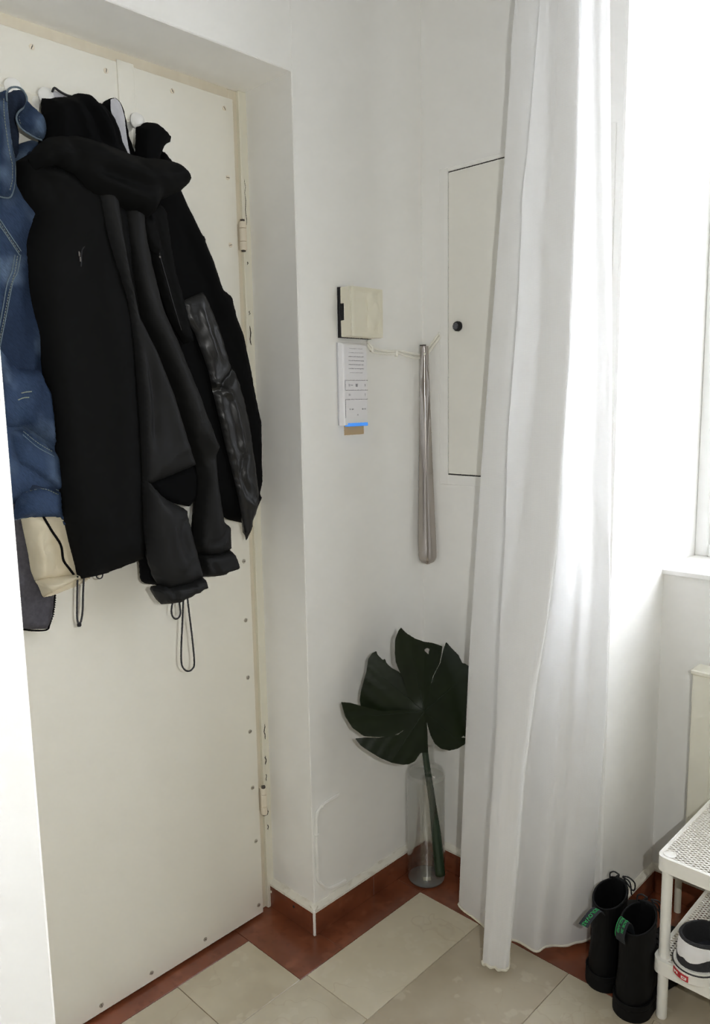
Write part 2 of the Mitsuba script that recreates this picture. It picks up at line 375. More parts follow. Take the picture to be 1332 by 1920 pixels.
# ------------------------------------------------------------------ hatch in the back wall
mat('m_hatch', (0.79, 0.78, 0.73), 0.5, 0.4)
t = thing('access_hatch', 'white painted metal hatch in the back wall, partly behind the curtain', 'hatch')
hx0, hx1, hz0, hz1 = 0.088, 0.50, 1.129, 1.885
obj('backing', box((hx0 - 0.01, -0.0012, hz0 - 0.01), (hx1 + 0.01, 0.004, hz1 + 0.01)), 'm_dark', t)  # dark sheet stands in for the shade in the gap round the leaf
fw = 0.028
obj('frame', cat([cbox((hx0 - fw, -0.0035, hz0 - fw), (hx0 - 0.0013, 0.004, hz1 + 0.012), 0.001), cbox((hx1 + 0.002, -0.0035, hz0 - fw), (hx1 + fw, 0.004, hz1 + 0.012), 0.001),
                  cbox((hx0 - 0.002, -0.0035, hz0 - fw), (hx1 + 0.003, 0.004, hz0 - 0.0018), 0.001), cbox((hx0 - 0.002, -0.0035, hz1 + 0.0018), (hx1 + 0.003, 0.004, hz1 + 0.012), 0.001)]), 'm_plaster', t)
obj('leaf', cbox((hx0 + 0.0010, -0.005, hz0 + 0.0018), (hx1 - 0.002, 0.004, hz1 - 0.0016), 0.001), 'm_hatch', t)
k = obj('lock', cat([disc((0.121, -0.005, 1.507), (0, -1, 0), 0.0125, 0.010, 28), disc((0.121, -0.015, 1.507), (0, -1, 0), 0.0095, 0.002, 24)]), 'm_black_plastic', t, smooth=40, label='black slotted lock knob')
for i in range(-3, 4):
    h = math.sqrt(0.0085 ** 2 - (i * 0.0025) ** 2)
    obj('ridge', axes(cbox((-h, -0.0005, 0), (h, 0.0005, 0.0009), 0.0003), (0.121 + i * 0.0025 * 0.8, -0.017, 1.507 + i * 0.0025 * 0.6), (-0.6, 0, 0.8), (0.8, 0, 0.6), (0, -1, 0)), 'm_mark', k)

# ------------------------------------------------------------------ chime box on the left wall
t = thing('chime_box', 'cream square box with a pinched cross front and black back plate on the wall', 'wall box')
by0, by1, bz0, bz1, bd = -0.316, -0.208, 1.474, 1.588, 0.046
obj('back_plate', cbox((0, by0 - 0.001, bz0 - 0.001), (0.009, by1, bz1 + 0.001), 0.001), 'm_black_plastic', t)
notch = box((0.0, by0 - 0.01, 1.512), (0.021, by0 + 0.008, 1.551))
body = cbox((0.009, by0, bz0), (bd - 0.004, by1, bz1), 0.0015)
body = trimesh.boolean.difference([body, notch], engine='manifold')
obj('body', body, 'm_cream_plastic', t)
obj('grille', cbox((0.009, by0 - 0.0005, 1.5125), (0.0205, by0 + 0.007, 1.5505), 0.001), 'm_black_plastic', t)
n = 48
u, v = np.meshgrid(np.linspace(-1, 1, n), np.linspace(-1, 1, n), indexing='ij')
au, av = np.abs(u - 0.05), np.abs(v)
xface = 0.019 * np.clip(np.maximum(au * 1.15, av), 0, 1) - 0.019
lens = np.exp(-((np.sqrt((u - 0.33) ** 2 * 3.2 + v ** 2) / 0.72) ** 6)) * 0.015 * (u > 0.05)
tri_l = 0.011 * np.clip(0.75 - np.maximum(-u, av * 0.9), 0, 1) * (u < 0.05) * (au > av * 0.6)
edge = np.minimum(1 - np.abs(u), 1 - np.abs(v))
face = bd + (xface + lens + tri_l) * np.clip(edge / 0.12, 0, 1)
P = np.stack([face, (by0 + by1) / 2 + u * (by1 - by0) / 2 * 0.995, (bz0 + bz1) / 2 + v * (bz1 - bz0) / 2 * 0.995], -1).reshape(-1, 3)
q = np.array([(i * n + j, (i + 1) * n + j, (i + 1) * n + j + 1, i * n + j + 1) for i in range(n - 1) for j in range(n - 1)])
ring = [i * n for i in range(n)] + [(n - 1) * n + j for j in range(1, n)] + [i * n + n - 1 for i in range(n - 2, -1, -1)] + [j for j in range(n - 2, 0, -1)]
P2 = P[ring].copy(); P2[:, 0] = bd - 0.006
q2 = np.array([(ring[i], ring[(i + 1) % len(ring)], len(P) + (i + 1) % len(ring), len(P) + i) for i in range(len(ring))])
obj('front_cover', (np.vstack([P, P2]), np.vstack([q, q2])), 'm_cream_plastic', t, smooth=20)

# ------------------------------------------------------------------ wall control with slots, buttons and a lit blue strip
t = thing('wall_control', 'white wall intercom with speaker slots, buttons and a lit blue strip', 'intercom')
cy0, cy1, cz0, cz1, cd = -0.322, -0.233, 1.266, 1.462, 0.019
def panel_shape(a, b, z0, z1, x0, x1, c):
    return trimesh.convex.convex_hull(np.array([(x0, a, z0), (x0, b, z0), (x0, a, z1), (x0, b, z1), (x1 - c * .5, a + c * .35, z0 + c * .2), (x1 - c * .5, b - c * .35, z0 + c * .2), (x1 - c * .5, a + c * .35, z1 - c * .35), (x1 - c * .5, b - c * .35, z1 - c * .35),
                                               (x1, a + c, z0 + c * .3), (x1, b - c, z0 + c * .3), (x1, a + c, z1 - c), (x1, b - c, z1 - c)]))
obj('back_plate', cbox((0, cy0 - 0.001, cz0 + 0.001), (0.005, cy1 + 0.001, cz1), 0.001), 'm_mark_pale', t)
obj('housing', panel_shape(cy0, cy1, cz0, cz1, 0.004, cd, 0.006), 'm_white_plastic', t)
def on_face(y, z, w, h, name, m, d=0.0006):
    obj(name, box((cd - 0.0004, y - w / 2, z - h / 2), (cd + d, y + w / 2, z + h / 2)), m, t)
yc = (cy0 + cy1) / 2
for i in range(7):
    on_face(yc + 0.002, 1.448 - i * 0.0094, 0.052 if 0 < i < 6 else 0.044, 0.0013, 'slot', 'm_mark_pale' if i in (0, 1, 6) else 'm_mark')
for z in (1.3735, 1.3505, 1.3285):
    on_face(yc + 0.002, z, 0.078, 0.0011, 'button_line', 'm_mark')
for z0, z1 in ((1.3505, 1.3735), (1.285, 1.3285)):
    on_face(yc - 0.037, (z0 + z1) / 2, 0.0011, z1 - z0, 'button_line', 'm_mark')
for y, z, w, h, m in ((-.300, 1.362, .006, .006, 'm_mark_pale'), (-.291, 1.362, .005, .0018, 'm_mark'), (-.2455, 1.362, .004, .006, 'm_mark_pale'), (-.300, 1.339, .006, .005, 'm_mark_pale'), (-.2455, 1.339, .0018, .007, 'm_mark_pale'),
                      (-.2985, 1.305, .006, .004, 'm_mark_pale'), (-.290, 1.305, .005, .003, 'm_mark'), (-.255, 1.305, .005, .003, 'm_mark'), (-.247, 1.305, .006, .004, 'm_mark_pale'), (-.273, 1.291, .005, .003, 'm_mark_pale')):
    on_face(y, z, w, h, 'symbol', m)
kx = [box((cd - 0.0004, -0.2785 + a, 1.3585 + b), (cd + 0.0006, -0.2755 + a, 1.3615 + b)) for a in (0, 0.004) for b in (0, 0.004)] + [box((cd - 0.0004, -0.2765, 1.3605), (cd + 0.0006, -0.2735, 1.3635))]
obj('symbol', cat(kx), 'm_mark', t)
scene['m_led'] = {'type': 'twosided', 'bsdf': {'type': 'diffuse', 'reflectance': rgb(0.1, 0.3, 0.8)}}
obj('led_strip', {**mikit.ply(cbox((0.008, cy0 + 0.014, cz0 - 0.002), (cd + 0.0008, cy1 - 0.004, cz0 + 0.0065), 0.001), 'm_led'), 'emitter': {'type': 'area', 'radiance': rgb(0.06, 0.30, 1.0)}}, None, t, label='glowing blue strip')
t = thing('tape_strip', 'strip of brown tape on the wall under the intercom', 'tape')
scene[t] = mikit.ply(cbox((0.0, -0.302, 1.243), (0.0022, -0.234, 1.272), 0.0004), 'm_tape')

# ------------------------------------------------------------------ cables on the walls
t = thing('twin_cable', 'white twin cable stapled round the corner from chime box to hatch', 'cable')
pa = [(0.006, -0.222, 1.470), (0.005, -0.214, 1.462), (0.005, -0.196, 1.452), (0.005, -0.15, 1.447), (0.005, -0.10, 1.4485), (0.005, -0.055, 1.444), (0.005, -0.010, 1.441)]
pb = [(0.005, -0.010, 1.441), (0.014, -0.005, 1.449), (0.03, -0.005, 1.464), (0.060, -0.005, 1.494)]
for dz in (0.0, -0.0075):
    obj('strand', tube(smooth_path([(x, y, z + dz + (0.002 * math.sin(y * 40) if dz else 0)) for x, y, z in pa]), 0.0032, 8), 'm_cable', t, smooth=40)
    obj('strand', tube(smooth_path([(x + (0.004 if dz else 0), y, z + dz) for x, y, z in pb]), 0.0034, 8), 'm_cable', t, smooth=40)
for y, z in ((-0.112, 1.4445), (-0.203, 1.452)):
    obj('clip', cbox((0, y - 0.004, z - 0.010), (0.010, y + 0.004, z + 0.007), 0.002), 'm_cable', t)
obj('nail', disc((0.003, -0.208, 1.447), (1, 0, 0), 0.0032, 0.004, 8), 'm_screw', t)
t = thing('painted_cable', 'painted-over cable bent down the wall beside the door reveal', 'cable')
pc = [(0.002, -0.348, 0.335), (0.003, -0.36, 0.334), (0.004, -0.40, 0.332), (0.004, -0.418, 0.326), (0.004, -0.429, 0.308), (0.004, -0.4305, 0.267), (0.004, -0.4305, 0.152), (0.004, -0.425, 0.130), (0.004, -0.413, 0.114), (0.004, -0.398, 0.099), (0.003, -0.37, 0.092), (0.001, -0.33, 0.087)]
k = obj('cable', tube(smooth_path(pc), 0.0042, 8), 'm_plaster', t, smooth=40)
for y, z, a in ((-0.408, 0.329, 0), (-0.418, 0.121, .8), (-0.4305, 0.262, 1.57)):
    obj('clip', axes(cbox((-0.003, -0.0065, 0), (0.003, 0.0065, 0.0095), 0.002), (0, y, z), (0, math.cos(a), math.sin(a)), (0, -math.sin(a), math.cos(a)), (1, 0, 0)), 'm_plaster', t)

# ------------------------------------------------------------------ long steel shoe horn hanging in the corner
t = thing('shoe_horn', 'long polished steel shoe horn hanging in the corner', 'shoe horn')
top, bot = np.array([0.030, -0.030, 1.462]), np.array([0.0385, -0.030, 0.884])
W = np.array([RIGHT[0], RIGHT[1], 0]); W /= np.linalg.norm(W)
N = np.array([W[1], -W[0], 0.0])                 # towards the room
ns, nw = 90, 17
P, uvs = [], []
for i in range(ns):
    s = i / (ns - 1)
    w = (0.0105 + 0.0135 * min(1, s * 1.12) ** 1.1)
    d = (1 - s) * 0.577
    if d < 0.024: w *= math.sqrt(max(0, 1 - ((0.024 - d) / 0.024) ** 2)) * 0.999 + 0.001
    c = top + (bot - top) * s
    curve = 0.010 * (2 * s - 1) ** 2 - 0.006
    for j in range(nw):
        a = (j / (nw - 1)) * 2 - 1
        depth = 0.0105 * min(1, 0.25 + s * 1.3) * (1 - abs(a) ** 1.25) * (w / 0.024) * 1.1 + 0.003 * (1 - min(1, s * 6)) * (1 - a * a)
        P.append(c + W * (a * w) + N * (curve + depth))
P = np.array(P)
Q = P - N * 0.0012
F = []
for i in range(ns - 1):
    for j in range(nw - 1):
        a = i * nw + j
        F += [(a, a + 1, a + nw + 1, a + nw), (len(P) + a, len(P) + a + nw, len(P) + a + nw + 1, len(P) + a + 1)]
bd_ = [j for j in range(nw)] + [i * nw + nw - 1 for i in range(1, ns)] + [(ns - 1) * nw + j for j in range(nw - 2, -1, -1)] + [i * nw for i in range(ns - 2, 0, -1)]
F += [(bd_[i], len(P) + bd_[i], len(P) + bd_[(i + 1) % len(bd_)], bd_[(i + 1) % len(bd_)]) for i in range(len(bd_))]
obj('blade', (np.vstack([P, Q]), np.array(F)), 'm_steel', t, smooth=35)
hc = top + (bot - top) * 0.035 + N * 0.0085
obj('hanging_hole', disc(hc, N, 0.0028, 0.0008, 14), 'm_cream', t)
t = thing('nail', 'dark nail in the corner holding up the shoe horn', 'nail')
scene[t] = mikit.ply(tube([(0.0, -0.010, 1.4665), (0.024, -0.016, 1.4655)], 0.0018, 8), 'm_steel_dark')
# ------------------------------------------------------------------ curtain
curtain = thing('curtain', 'long white curtain hanging in loose folds beside the window', 'curtain')
def cloth_fabric(name, color, trans, rough=0.9):
    scene[name] = {'type': 'principledthin', 'base_color': proc(color) if callable(color) else rgb(*color), 'roughness': rough, 'diff_trans': trans, 'spec_trans': 0.0, 'eta': 1.3}
    return name
def curtain_color(p, n, uv):
    w = 0.5 + 0.25 * dr.sin(p.z * 2600) + 0.25 * dr.sin((p.x + p.y * 0.7) * 2600)
    return mix((0.885, 0.888, 0.892), (0.92, 0.923, 0.927), w)
cloth_fabric('m_curtain', curtain_color, 0.74)
cloth_fabric('m_hem', (0.80, 0.775, 0.67), 0.4)
CUR = {'E': [(968, 0, -.100), (947, 297, -.105), (903, 890, -.115), (881, 1240, -.125), (875, 1380, -.128), (862, 1700, -.133)],
       'C': [(1014, 0, -.130), (981, 386, -.140), (972, 580, -.150), (953, 828, -.165), (949, 1000, -.180), (938, 1190, -.205), (931, 1364, -.225), (919, 1551, -.245), (905, 1812, -.265)],
       'F': [(1085, 0, -.130), (1078, 300, -.140), (1066, 635, -.160), (1052, 828, -.170), (1040, 1030, -.180), (1022, 1168, -.195), (1000, 1297, -.210), (979, 1460, -.225), (967, 1623, -.235), (949, 1825, -.248)],
       'M': [(1108, 0, -.135), (1105, 600, -.135), (1098, 1000, -.120), (1075, 1400, -.100), (1035, 1780, -.103)],
       'R': [(1142, 0, -.120), (1146, 600, -.120), (1143, 1100, -.085), (1135, 1335, -.045), (1118, 1575, -.030), (1103, 1772, -.022)]}
CUR = {k: np.array([at(px, py, 1, y) for px, py, y in v]) for k, v in CUR.items()}
def cur(k, z):
    p = CUR[k][np.argsort(CUR[k][:, 2])]
    return np.array([np.interp(z, p[:, 2], p[:, 0]), np.interp(z, p[:, 2], p[:, 1])])
zs = np.concatenate([[0.010, 0.018, 0.03], np.linspace(0.06, CZ, 150)])
rows = []
for z in zs:
    E_, C_, F_, M_, R_ = (cur(k, z) for k in 'ECFMR')
    s = np.clip((1.9 - z) / 1.9, 0, 1)                    # how far the front fold stands out
    back = np.array([0, 0.055 + 0.075 * s])
    mid = (C_ + F_) / 2
    ctrl = [E_ + [-0.006, 0.022], E_, E_ * .55 + C_ * .45 + [0, 0.010 + 0.03 * s], C_ * .97 + E_ * .03 + back * 0.55 + [0.006, 0], C_ + [0.005, 0.012], C_, C_ * .62 + F_ * .38 + [0.0, -0.010], C_ * .30 + F_ * .70 + [0.0, -0.004 - 0.008 * (1 - s)],
            F_, F_ + [-0.004, 0.018], F_ + back * .75 + [-0.018 - 0.028 * s, 0], F_ * .5 + M_ * .5 + [0, 0.030], M_, M_ * .45 + R_ * .55 + [0.002, -0.016], R_, R_ + [-0.004, 0.012]]
    rows.append(smooth_path([[x, y, 0] for x, y in ctrl], 9)[:, :2])
rows = np.array(rows)
nz, nt = rows.shape[:2]
tt = np.linspace(0, 1, nt)
Z = np.repeat(zs[:, None], nt, 1)
hem = (meshkit.noise(np.stack([tt * 34, tt * 0, tt * 0], -1)) - 0.5) * 0.010
Z = Z + np.where(Z < 0.2, (0.2 - Z) / 0.2, 0) * (hem + 0.007)[None, :]
wr = (meshkit.fbm(np.stack([np.repeat(tt[None] * 16, nz, 0), Z * 2.2, Z * 0], -1), 3) - 0.5) * 0.005 * np.clip(Z / 0.3, 0.25, 1)
wr2 = np.exp(-((Z - 1.45 + tt[None] * 1.2 - 0.7) / 0.05) ** 2) * 0.004
V = np.stack([rows[:, :, 0] + wr * 0.5, rows[:, :, 1] - wr - wr2, Z], -1)
V[..., 1] = np.minimum(V[..., 1], -0.0135)
ids = np.arange(nz * nt).reshape(nz, nt)
Q4 = np.stack([ids[:-1, :-1], ids[:-1, 1:], ids[1:, 1:], ids[1:, :-1]], -1).reshape(-1, 4)
hemrows = 2
obj('fabric', (V.reshape(-1, 3), Q4[hemrows * (nt - 1):]), 'm_curtain', curtain, smooth=True)
hv = V[:hemrows + 2].reshape(-1, 3).copy()
obj('hem', tube(np.array([V[0, j] + [0, 0, 0.003] for j in range(0, nt, 1)]), 0.0032, 6), 'm_hem', curtain, smooth=True, label='cream stitched hem')
obj('hem_band', (V[:hemrows + 1].reshape(-1, 3), Q4[:hemrows * (nt - 1)]), 'm_curtain', curtain, smooth=True)

# ------------------------------------------------------------------ radiator under the window
t = thing('radiator', 'white panel radiator below the window sill behind the shoe rack', 'radiator')
rx0, rx1, ry0, ry1, rz0, rz1 = 0.652, 1.55, 0.232, 0.286, 0.12, 0.662
obj('front_panel', cbox((rx0, ry0, rz0), (rx1, ry0 + 0.012, rz1 - 0.012), 0.003), 'm_cream', t)
obj('back_panel', cbox((rx0 + 0.004, ry1 - 0.012, rz0), (rx1 - 0.004, ry1, rz1 - 0.012), 0.003), 'm_cream', t)
obj('side_cover', cbox((rx0 - 0.004, ry0 + 0.014, rz0 + 0.01), (rx0 + 0.003, ry1 - 0.014, rz1 - 0.01), 0.002), 'm_cream', t)
obj('top_cover', cbox((rx0 - 0.005, ry0 - 0.002, rz1 - 0.013), (rx1 + 0.005, ry1 + 0.002, rz1), 0.003), 'm_cream', t)
for k in range(11):
    x = rx0 + 0.05 + k * 0.08
    obj('rib', cbox((x, ry0 - 0.004, rz0 + 0.03), (x + 0.05, ry0 + 0.002, rz1 - 0.045), 0.004), 'm_cream', t)
obj('bracket', box((1.0, ry1 - 0.002, 0.3), (1.03, ND, 0.5)), 'm_cream', t)
obj('pipe', tube(smooth_path([(0.70, 0.262, 0.16), (0.655, 0.262, 0.15), (0.640, 0.255, 0.135), (0.636, 0.25, 0.10), (0.636, 0.25, 0.0)]), 0.0085, 12), 'm_cream', t, smooth=40)

# ------------------------------------------------------------------ glass bottle vase
VX, VY = 0.068, -0.078
vase = thing('glass_vase', 'tall clear glass bottle vase on the red floor border in the corner', 'vase')
outer = [(1e-5, 0.002), (0.047, 0.002), (0.0515, 0.006), (0.053, 0.014), (0.053, 0.305), (0.0515, 0.318), (0.0465, 0.3275), (0.036, 0.3335), (0.0285, 0.338), (0.0255, 0.345), (0.0245, 0.360), (0.0245, 0.392), (0.0262, 0.400), (0.031, 0.4055), (0.0325, 0.4075)]
inner = [(0.0325, 0.4075), (0.0315, 0.4085), (0.0295, 0.4070), (0.0235, 0.3995), (0.0220, 0.392), (0.0220, 0.360), (0.0230, 0.345), (0.026, 0.3355), (0.034, 0.331), (0.045, 0.325), (0.0495, 0.316), (0.0508, 0.305), (0.0505, 0.022), (0.046, 0.014), (1e-5, 0.013)]
scene['m_glass_shoulder_tint'] = {'type': 'thindielectric', 'int_ior': 1.52, 'specular_transmittance': rgb(0.86, 0.865, 0.86)}  # same clear glass; darker tint paints in the darkening seen at the shoulder
scene['m_glass_rim'] = {'type': 'thindielectric', 'int_ior': 1.6, 'specular_transmittance': rgb(0.80, 0.81, 0.80)}  # lip tinted further, its refraction darkening put into the colour
obj('body', lathe(outer[:6], 64, (VX, VY, 0)), 'm_glass', vase, smooth=50)
obj('body_inside', lathe(inner[11:], 64, (VX, VY, 0)), 'm_glass', vase, smooth=50)
obj('shoulder', lathe(outer[5:10], 64, (VX, VY, 0)), 'm_glass_shoulder_tint', vase, smooth=50)
obj('neck', lathe(outer[9:13], 64, (VX, VY, 0)), 'm_glass', vase, smooth=50)
obj('neck_inside', lathe(inner[3:11], 64, (VX, VY, 0)), 'm_glass', vase, smooth=50)
obj('lip', lathe(outer[12:] + inner[1:4], 64, (VX, VY, 0)), 'm_glass_rim', vase, smooth=50)
mat('m_glass_base', (0.16, 0.17, 0.165), 0.12)
obj('base', lathe([(1e-5, 0.0005), (0.046, 0.0005), (0.0500, 0.004), (0.0505, 0.0065), (0.045, 0.0085), (1e-5, 0.0095)], 64, (VX, VY, 0)), 'm_glass_base', vase, smooth=50, label='thick dark glass bottom')
a = np.array([0.72, 0.69, 0]); b = np.array([-0.69, 0.72, 0])
obj('sticker', axes(cbox((-0.0105, -0.008, 0), (0.0105, 0.008, 0.0006), 0.0002), (VX + 0.013, VY - 0.013, 0.0098), a, b, (0, 0, 1)), 'm_cream', vase, label='small pale price sticker')

# ------------------------------------------------------------------ artificial monstera leaf standing in the vase
leaf = thing('monstera_leaf', 'large dark green split monstera leaf standing in the glass vase', 'leaf')
def leaf_color(p, n, uv):
    w = fbm(p.x * 22, p.y * 22, p.z * 22, 3)
    return mix((0.0032, 0.0062, 0.0014), (0.0075, 0.0135, 0.0025), w)
def leaf_bump(p, n, uv): return fbm(p.x * 120, p.y * 120, p.z * 120, 2)
mat('m_leaf', leaf_color, 0.40, 0.2, leaf_bump, 0.00025)
mat('m_vein', (0.006, 0.013, 0.005), 0.5, 0.3)
def stem_color(p, n, uv):
    return mix((0.008, 0.020, 0.009), (0.017, 0.036, 0.017), fbm(p.x * 60, p.y * 60, p.z * 8, 3))
mat('m_stem', stem_color, 0.35)
LOBES = [
 ([(850,890),(700,760),(640,560),(600,480),(575,410),(567,330),(570,200),(600,120),(625,85),(680,140),(760,190),(850,222),(930,232),(1025,265),(1015,340),(998,430),(935,550),(900,700)], [(848,300),(875,282),(900,288),(890,345)], (-0.20, -0.97), 0.010, 0.022),
 ([(850,890),(895,700),(940,550),(975,480),(1003,430),(1035,290),(1060,222),(1120,290),(1180,350),(1218,430),(1240,428),(1290,465),(1350,530),(1400,640),(1420,780),(1390,900),(1100,910)], None, (0.75, -0.66), -0.012, 0.018),
 ([(850,880),(1100,896),(1390,890),(1390,1040),(1330,1130),(1300,1170),(1250,1200),(1170,1250),(1090,1268),(1010,1250),(950,1200),(910,1120),(885,1040),(868,960)], [(1205,1142),(1228,1125),(1252,1145)], (0.75, 0.66), -0.006, 0.016),
 ([(850,880),(872,960),(880,1080),(888,1285),(815,1290),(760,1370),(700,1400),(640,1403),(540,1385),(430,1340),(330,1280),(240,1220),(185,1150),(280,1142),(420,1143),(600,1112),(740,1000)], None, (-0.55, 0.83), 0.022, 0.020),
 ([(850,890),(740,1010),(600,1105),(520,1133),(400,1138),(270,1128),(160,1050),(90,940),(50,800),(140,808),(245,838),(350,868),(450,890),(700,870)], None, (-0.99, 0.08), 0.020, -0.020),
 ([(850,890),(700,895),(450,905),(330,885),(240,845),(230,780),(240,700),(262,620),(295,500),(310,390),(350,330),(390,310),(400,345),(440,385),(455,398),(470,382),(490,430),(540,475),(600,505),(640,540),(700,700)], None, (-0.75, -0.62), -0.006, 0.022)]
LC = np.array([796.0, 1334.0])
def leaf_depth(d):                      # the blade's plane: a little deeper to the right
    return 1.925 + np.where(d[..., 0] > 0, d[..., 0] / 90 * 0.050, d[..., 0] / 110 * 0.020) - d[..., 1] / 100 * 0.010
def leaf_point(q, lift=0.0):
    d = q - LC
    return EYE + (RIGHT * ((q[..., 0] - 666) / FOCAL)[..., None] + DOWN * ((q[..., 1] - 960) / FOCAL)[..., None] + FWD) * (leaf_depth(d) - lift)[..., None]
def lobe_lift(q, ax, rise, cup):
    d = (q - LC) / 120.0
    a = np.array(ax) / np.linalg.norm(ax)
    r = np.linalg.norm(d, axis=-1)
    s, c = d @ a, d @ np.array([-a[1], a[0]])
    vein = 0.0004 * np.cos(c * 34) * np.clip(s, 0, 1)
    return rise * np.clip(r, 0, 1.4) ** 1.5 - cup * c * c * 1.4 + 0.006 * np.exp(-(r / 0.15) ** 2) + vein
parts = []
ribs = []
for pts, hole, ax, rise, cup in LOBES:
    q = np.array(pts) / 5.123 + [630, 1160]
    # the long edges are curved: round them a little
    pg = Polygon(q).buffer(0)
    if hole is not None:
        pg = pg.difference(Polygon(np.array(hole) / 5.123 + [630, 1160]))
    P, tri, d, nb = grid_points(pg, 3.2)
    v1 = leaf_point(P, lobe_lift(P, ax, rise, cup))
    v2 = leaf_point(P, lobe_lift(P, ax, rise, cup) - 0.0010 * np.clip(d / 3, 0.2, 1))
    n1 = len(v1)
    parts.append(trimesh.Trimesh(np.vstack([v1, v2]), np.vstack([tri[:, ::-1], tri + n1]), process=False))
    a = np.array(ax) / np.linalg.norm(ax)
    L = 100 if ax[0] > 0.5 else 118
    line = LC + np.linspace(0.02, 0.86, 20)[:, None] * a * L
    ok = shapely.contains_xy(pg, line[:, 0], line[:, 1]); ok[:2] = True
    line = line[ok]
    ribs.append((line, lobe_lift(line, ax, rise, cup)))
obj('blade', cat(parts), 'm_leaf', leaf, smooth=True)
for line, lift in ribs:
    obj('vein', tube(leaf_point(line, lift + 0.0004), np.linspace(0.0014, 0.0004, len(line)), 6), 'm_vein', leaf, smooth=True)
base = leaf_point(LC, np.array(0.0))
stem_px = [(826, 1640, 2.105), (818, 1560, 2.10), (809, 1490, 2.098), (800, 1430, 2.092), (797, 1402, 2.085), (795, 1375, 2.045), (795, 1350, 1.975), (796, 1336, 1.935)]
sp = smooth_path([at_depth(*s) for s in stem_px], 8)
sr = np.interp(np.linspace(0, 1, len(sp)), [0, 0.12, 0.25, 0.62, 0.8, 1], [0.0135, 0.0135, 0.0095, 0.0078, 0.006, 0.004])
obj('stem', tube(sp, sr, 14), 'm_stem', leaf, smooth=True, label='thick dark green stem')
# ------------------------------------------------------------------ shoe rack
rack = thing('shoe_rack', 'white metal shoe rack with expanded mesh shelves under the window', 'shoe rack')
mat('m_rack', (0.86, 0.855, 0.81), 0.35, 0.5)
kx0, kx1, ky0, ky1 = 0.729, 1.48, -0.137, 0.205
def rounded_rect(x0, y0, x1, y1, r):
    return shapely.box(x0 + r, y0 + r, x1 - r, y1 - r).buffer(r, quad_segs=6)
LEGS = [(0.747, -0.118), (0.747, 0.187), (1.462, -0.118), (1.462, 0.187)]
for x, y in LEGS:
    obj('leg', lathe([(1e-5, 0), (0.0095, 0), (0.0110, 0.003), (0.0110, 0.372), (1e-5, 0.372)], 20, (x, y, 0)), 'm_rack', rack, smooth=40)
def shelf(z, rim, top):
    lip = rounded_rect(kx0, ky0, kx1, ky1, 0.018)
    ring = lip.difference(lip.buffer(-0.0022))
    m = prism(ring, rim); m.apply_translation((0, 0, z - rim))
    flange = prism(lip.difference(lip.buffer(-0.008)), 0.0016); flange.apply_translation((0, 0, z - 0.0016))
    k = obj('shelf', cat([m, flange]), 'm_rack', rack)
    ins = lip.buffer(-0.006)
    pitch_x, pitch_y = 0.0150, 0.0092          # long way of the diamonds across, short way front to back
    bars_ = []
    slope = pitch_y / pitch_x
    L = 2.0
    c = np.array([1.1, 0.03])
    n = int(0.9 / pitch_y)
    for sgn in (1, -1):
        dirv = np.array([pitch_x, sgn * pitch_y]); dirv /= np.linalg.norm(dirv)
        nrm = np.array([-dirv[1], dirv[0]])
        for i in range(-n, n + 1):
            o = c + np.array([0, i * pitch_y])
            seg = LineString([o - dirv * L, o + dirv * L]).intersection(ins)
            if seg.is_empty or seg.length < 0.004: continue
            for g in getattr(seg, 'geoms', [seg]):
                p, q = np.array(g.coords[0]), np.array(g.coords[-1])
                w, h, zc = 0.00125, 0.0007, z - 0.0022
                vv = [(*(e + nrm * a * w), zc + b * h) for e in (p, q) for a, b in ((-1, -1), (1, -1), (1, 1), (-1, 1))]
                bars_.append(trimesh.Trimesh(np.array(vv), np.array([(0, 4, 5), (0, 5, 1), (1, 5, 6), (1, 6, 2), (2, 6, 7), (2, 7, 3), (3, 7, 4), (3, 4, 0)]), process=False))
    obj('wire_mesh', cat(bars_), 'm_rack', k, kind='stuff')
    return k
k = shelf(0.378, 0.032, True)
obj('cap', disc((0.7495, -0.116, 0.3772), (0, 0, 1), 0.0125, 0.0022, 20), 'm_rack', k, smooth=40)
k = shelf(0.144, 0.032, False)
for x, y in LEGS:
    obj('socket', lathe([(0.0112, 0.1125), (0.0150, 0.1125), (0.0155, 0.115), (0.0155, 0.141), (0.0150, 0.1435), (0.0112, 0.1435)], 20, (x, y, 0)), 'm_rack', k, smooth=40)

# ------------------------------------------------------------------ shoes: solids made of hulls, then smoothed
def ell(c, r, n=3):
    s = trimesh.creation.icosphere(n, 1.0)
    return m3.Manifold(m3.Mesh(np.asarray(s.vertices * r + c, np.float32), np.asarray(s.faces, np.uint32)))
def ring(c, rx, ry, n=36, tilt=0.0, h=0.003):
    """A thin oval disc; tilt lifts its front."""
    a = np.arange(n) * 2 * np.pi / n
    x, y = rx * np.cos(a), ry * np.sin(a)
    low = np.stack([c[0] + x, c[1] + y, c[2] + y * tilt - h / 2], 1)
    return m3.Manifold.hull_points(np.vstack([low, low + [0, 0, h]]).tolist())
def chain(items):
    return [m3.Manifold.batch_hull([a, b]) for a, b in zip(items[:-1], items[1:])]
def union(l): return m3.Manifold.batch_boolean(l, m3.OpType.Add)
def tm(m):
    q = m.to_mesh()
    return trimesh.Trimesh(q.vert_properties[:, :3], q.tri_verts, process=True)
def soften(m, edge=0.006, it=12):
    q = tm(m.refine_to_length(edge))
    trimesh.smoothing.filter_taubin(q, 0.5, 0.53, it)
    return q
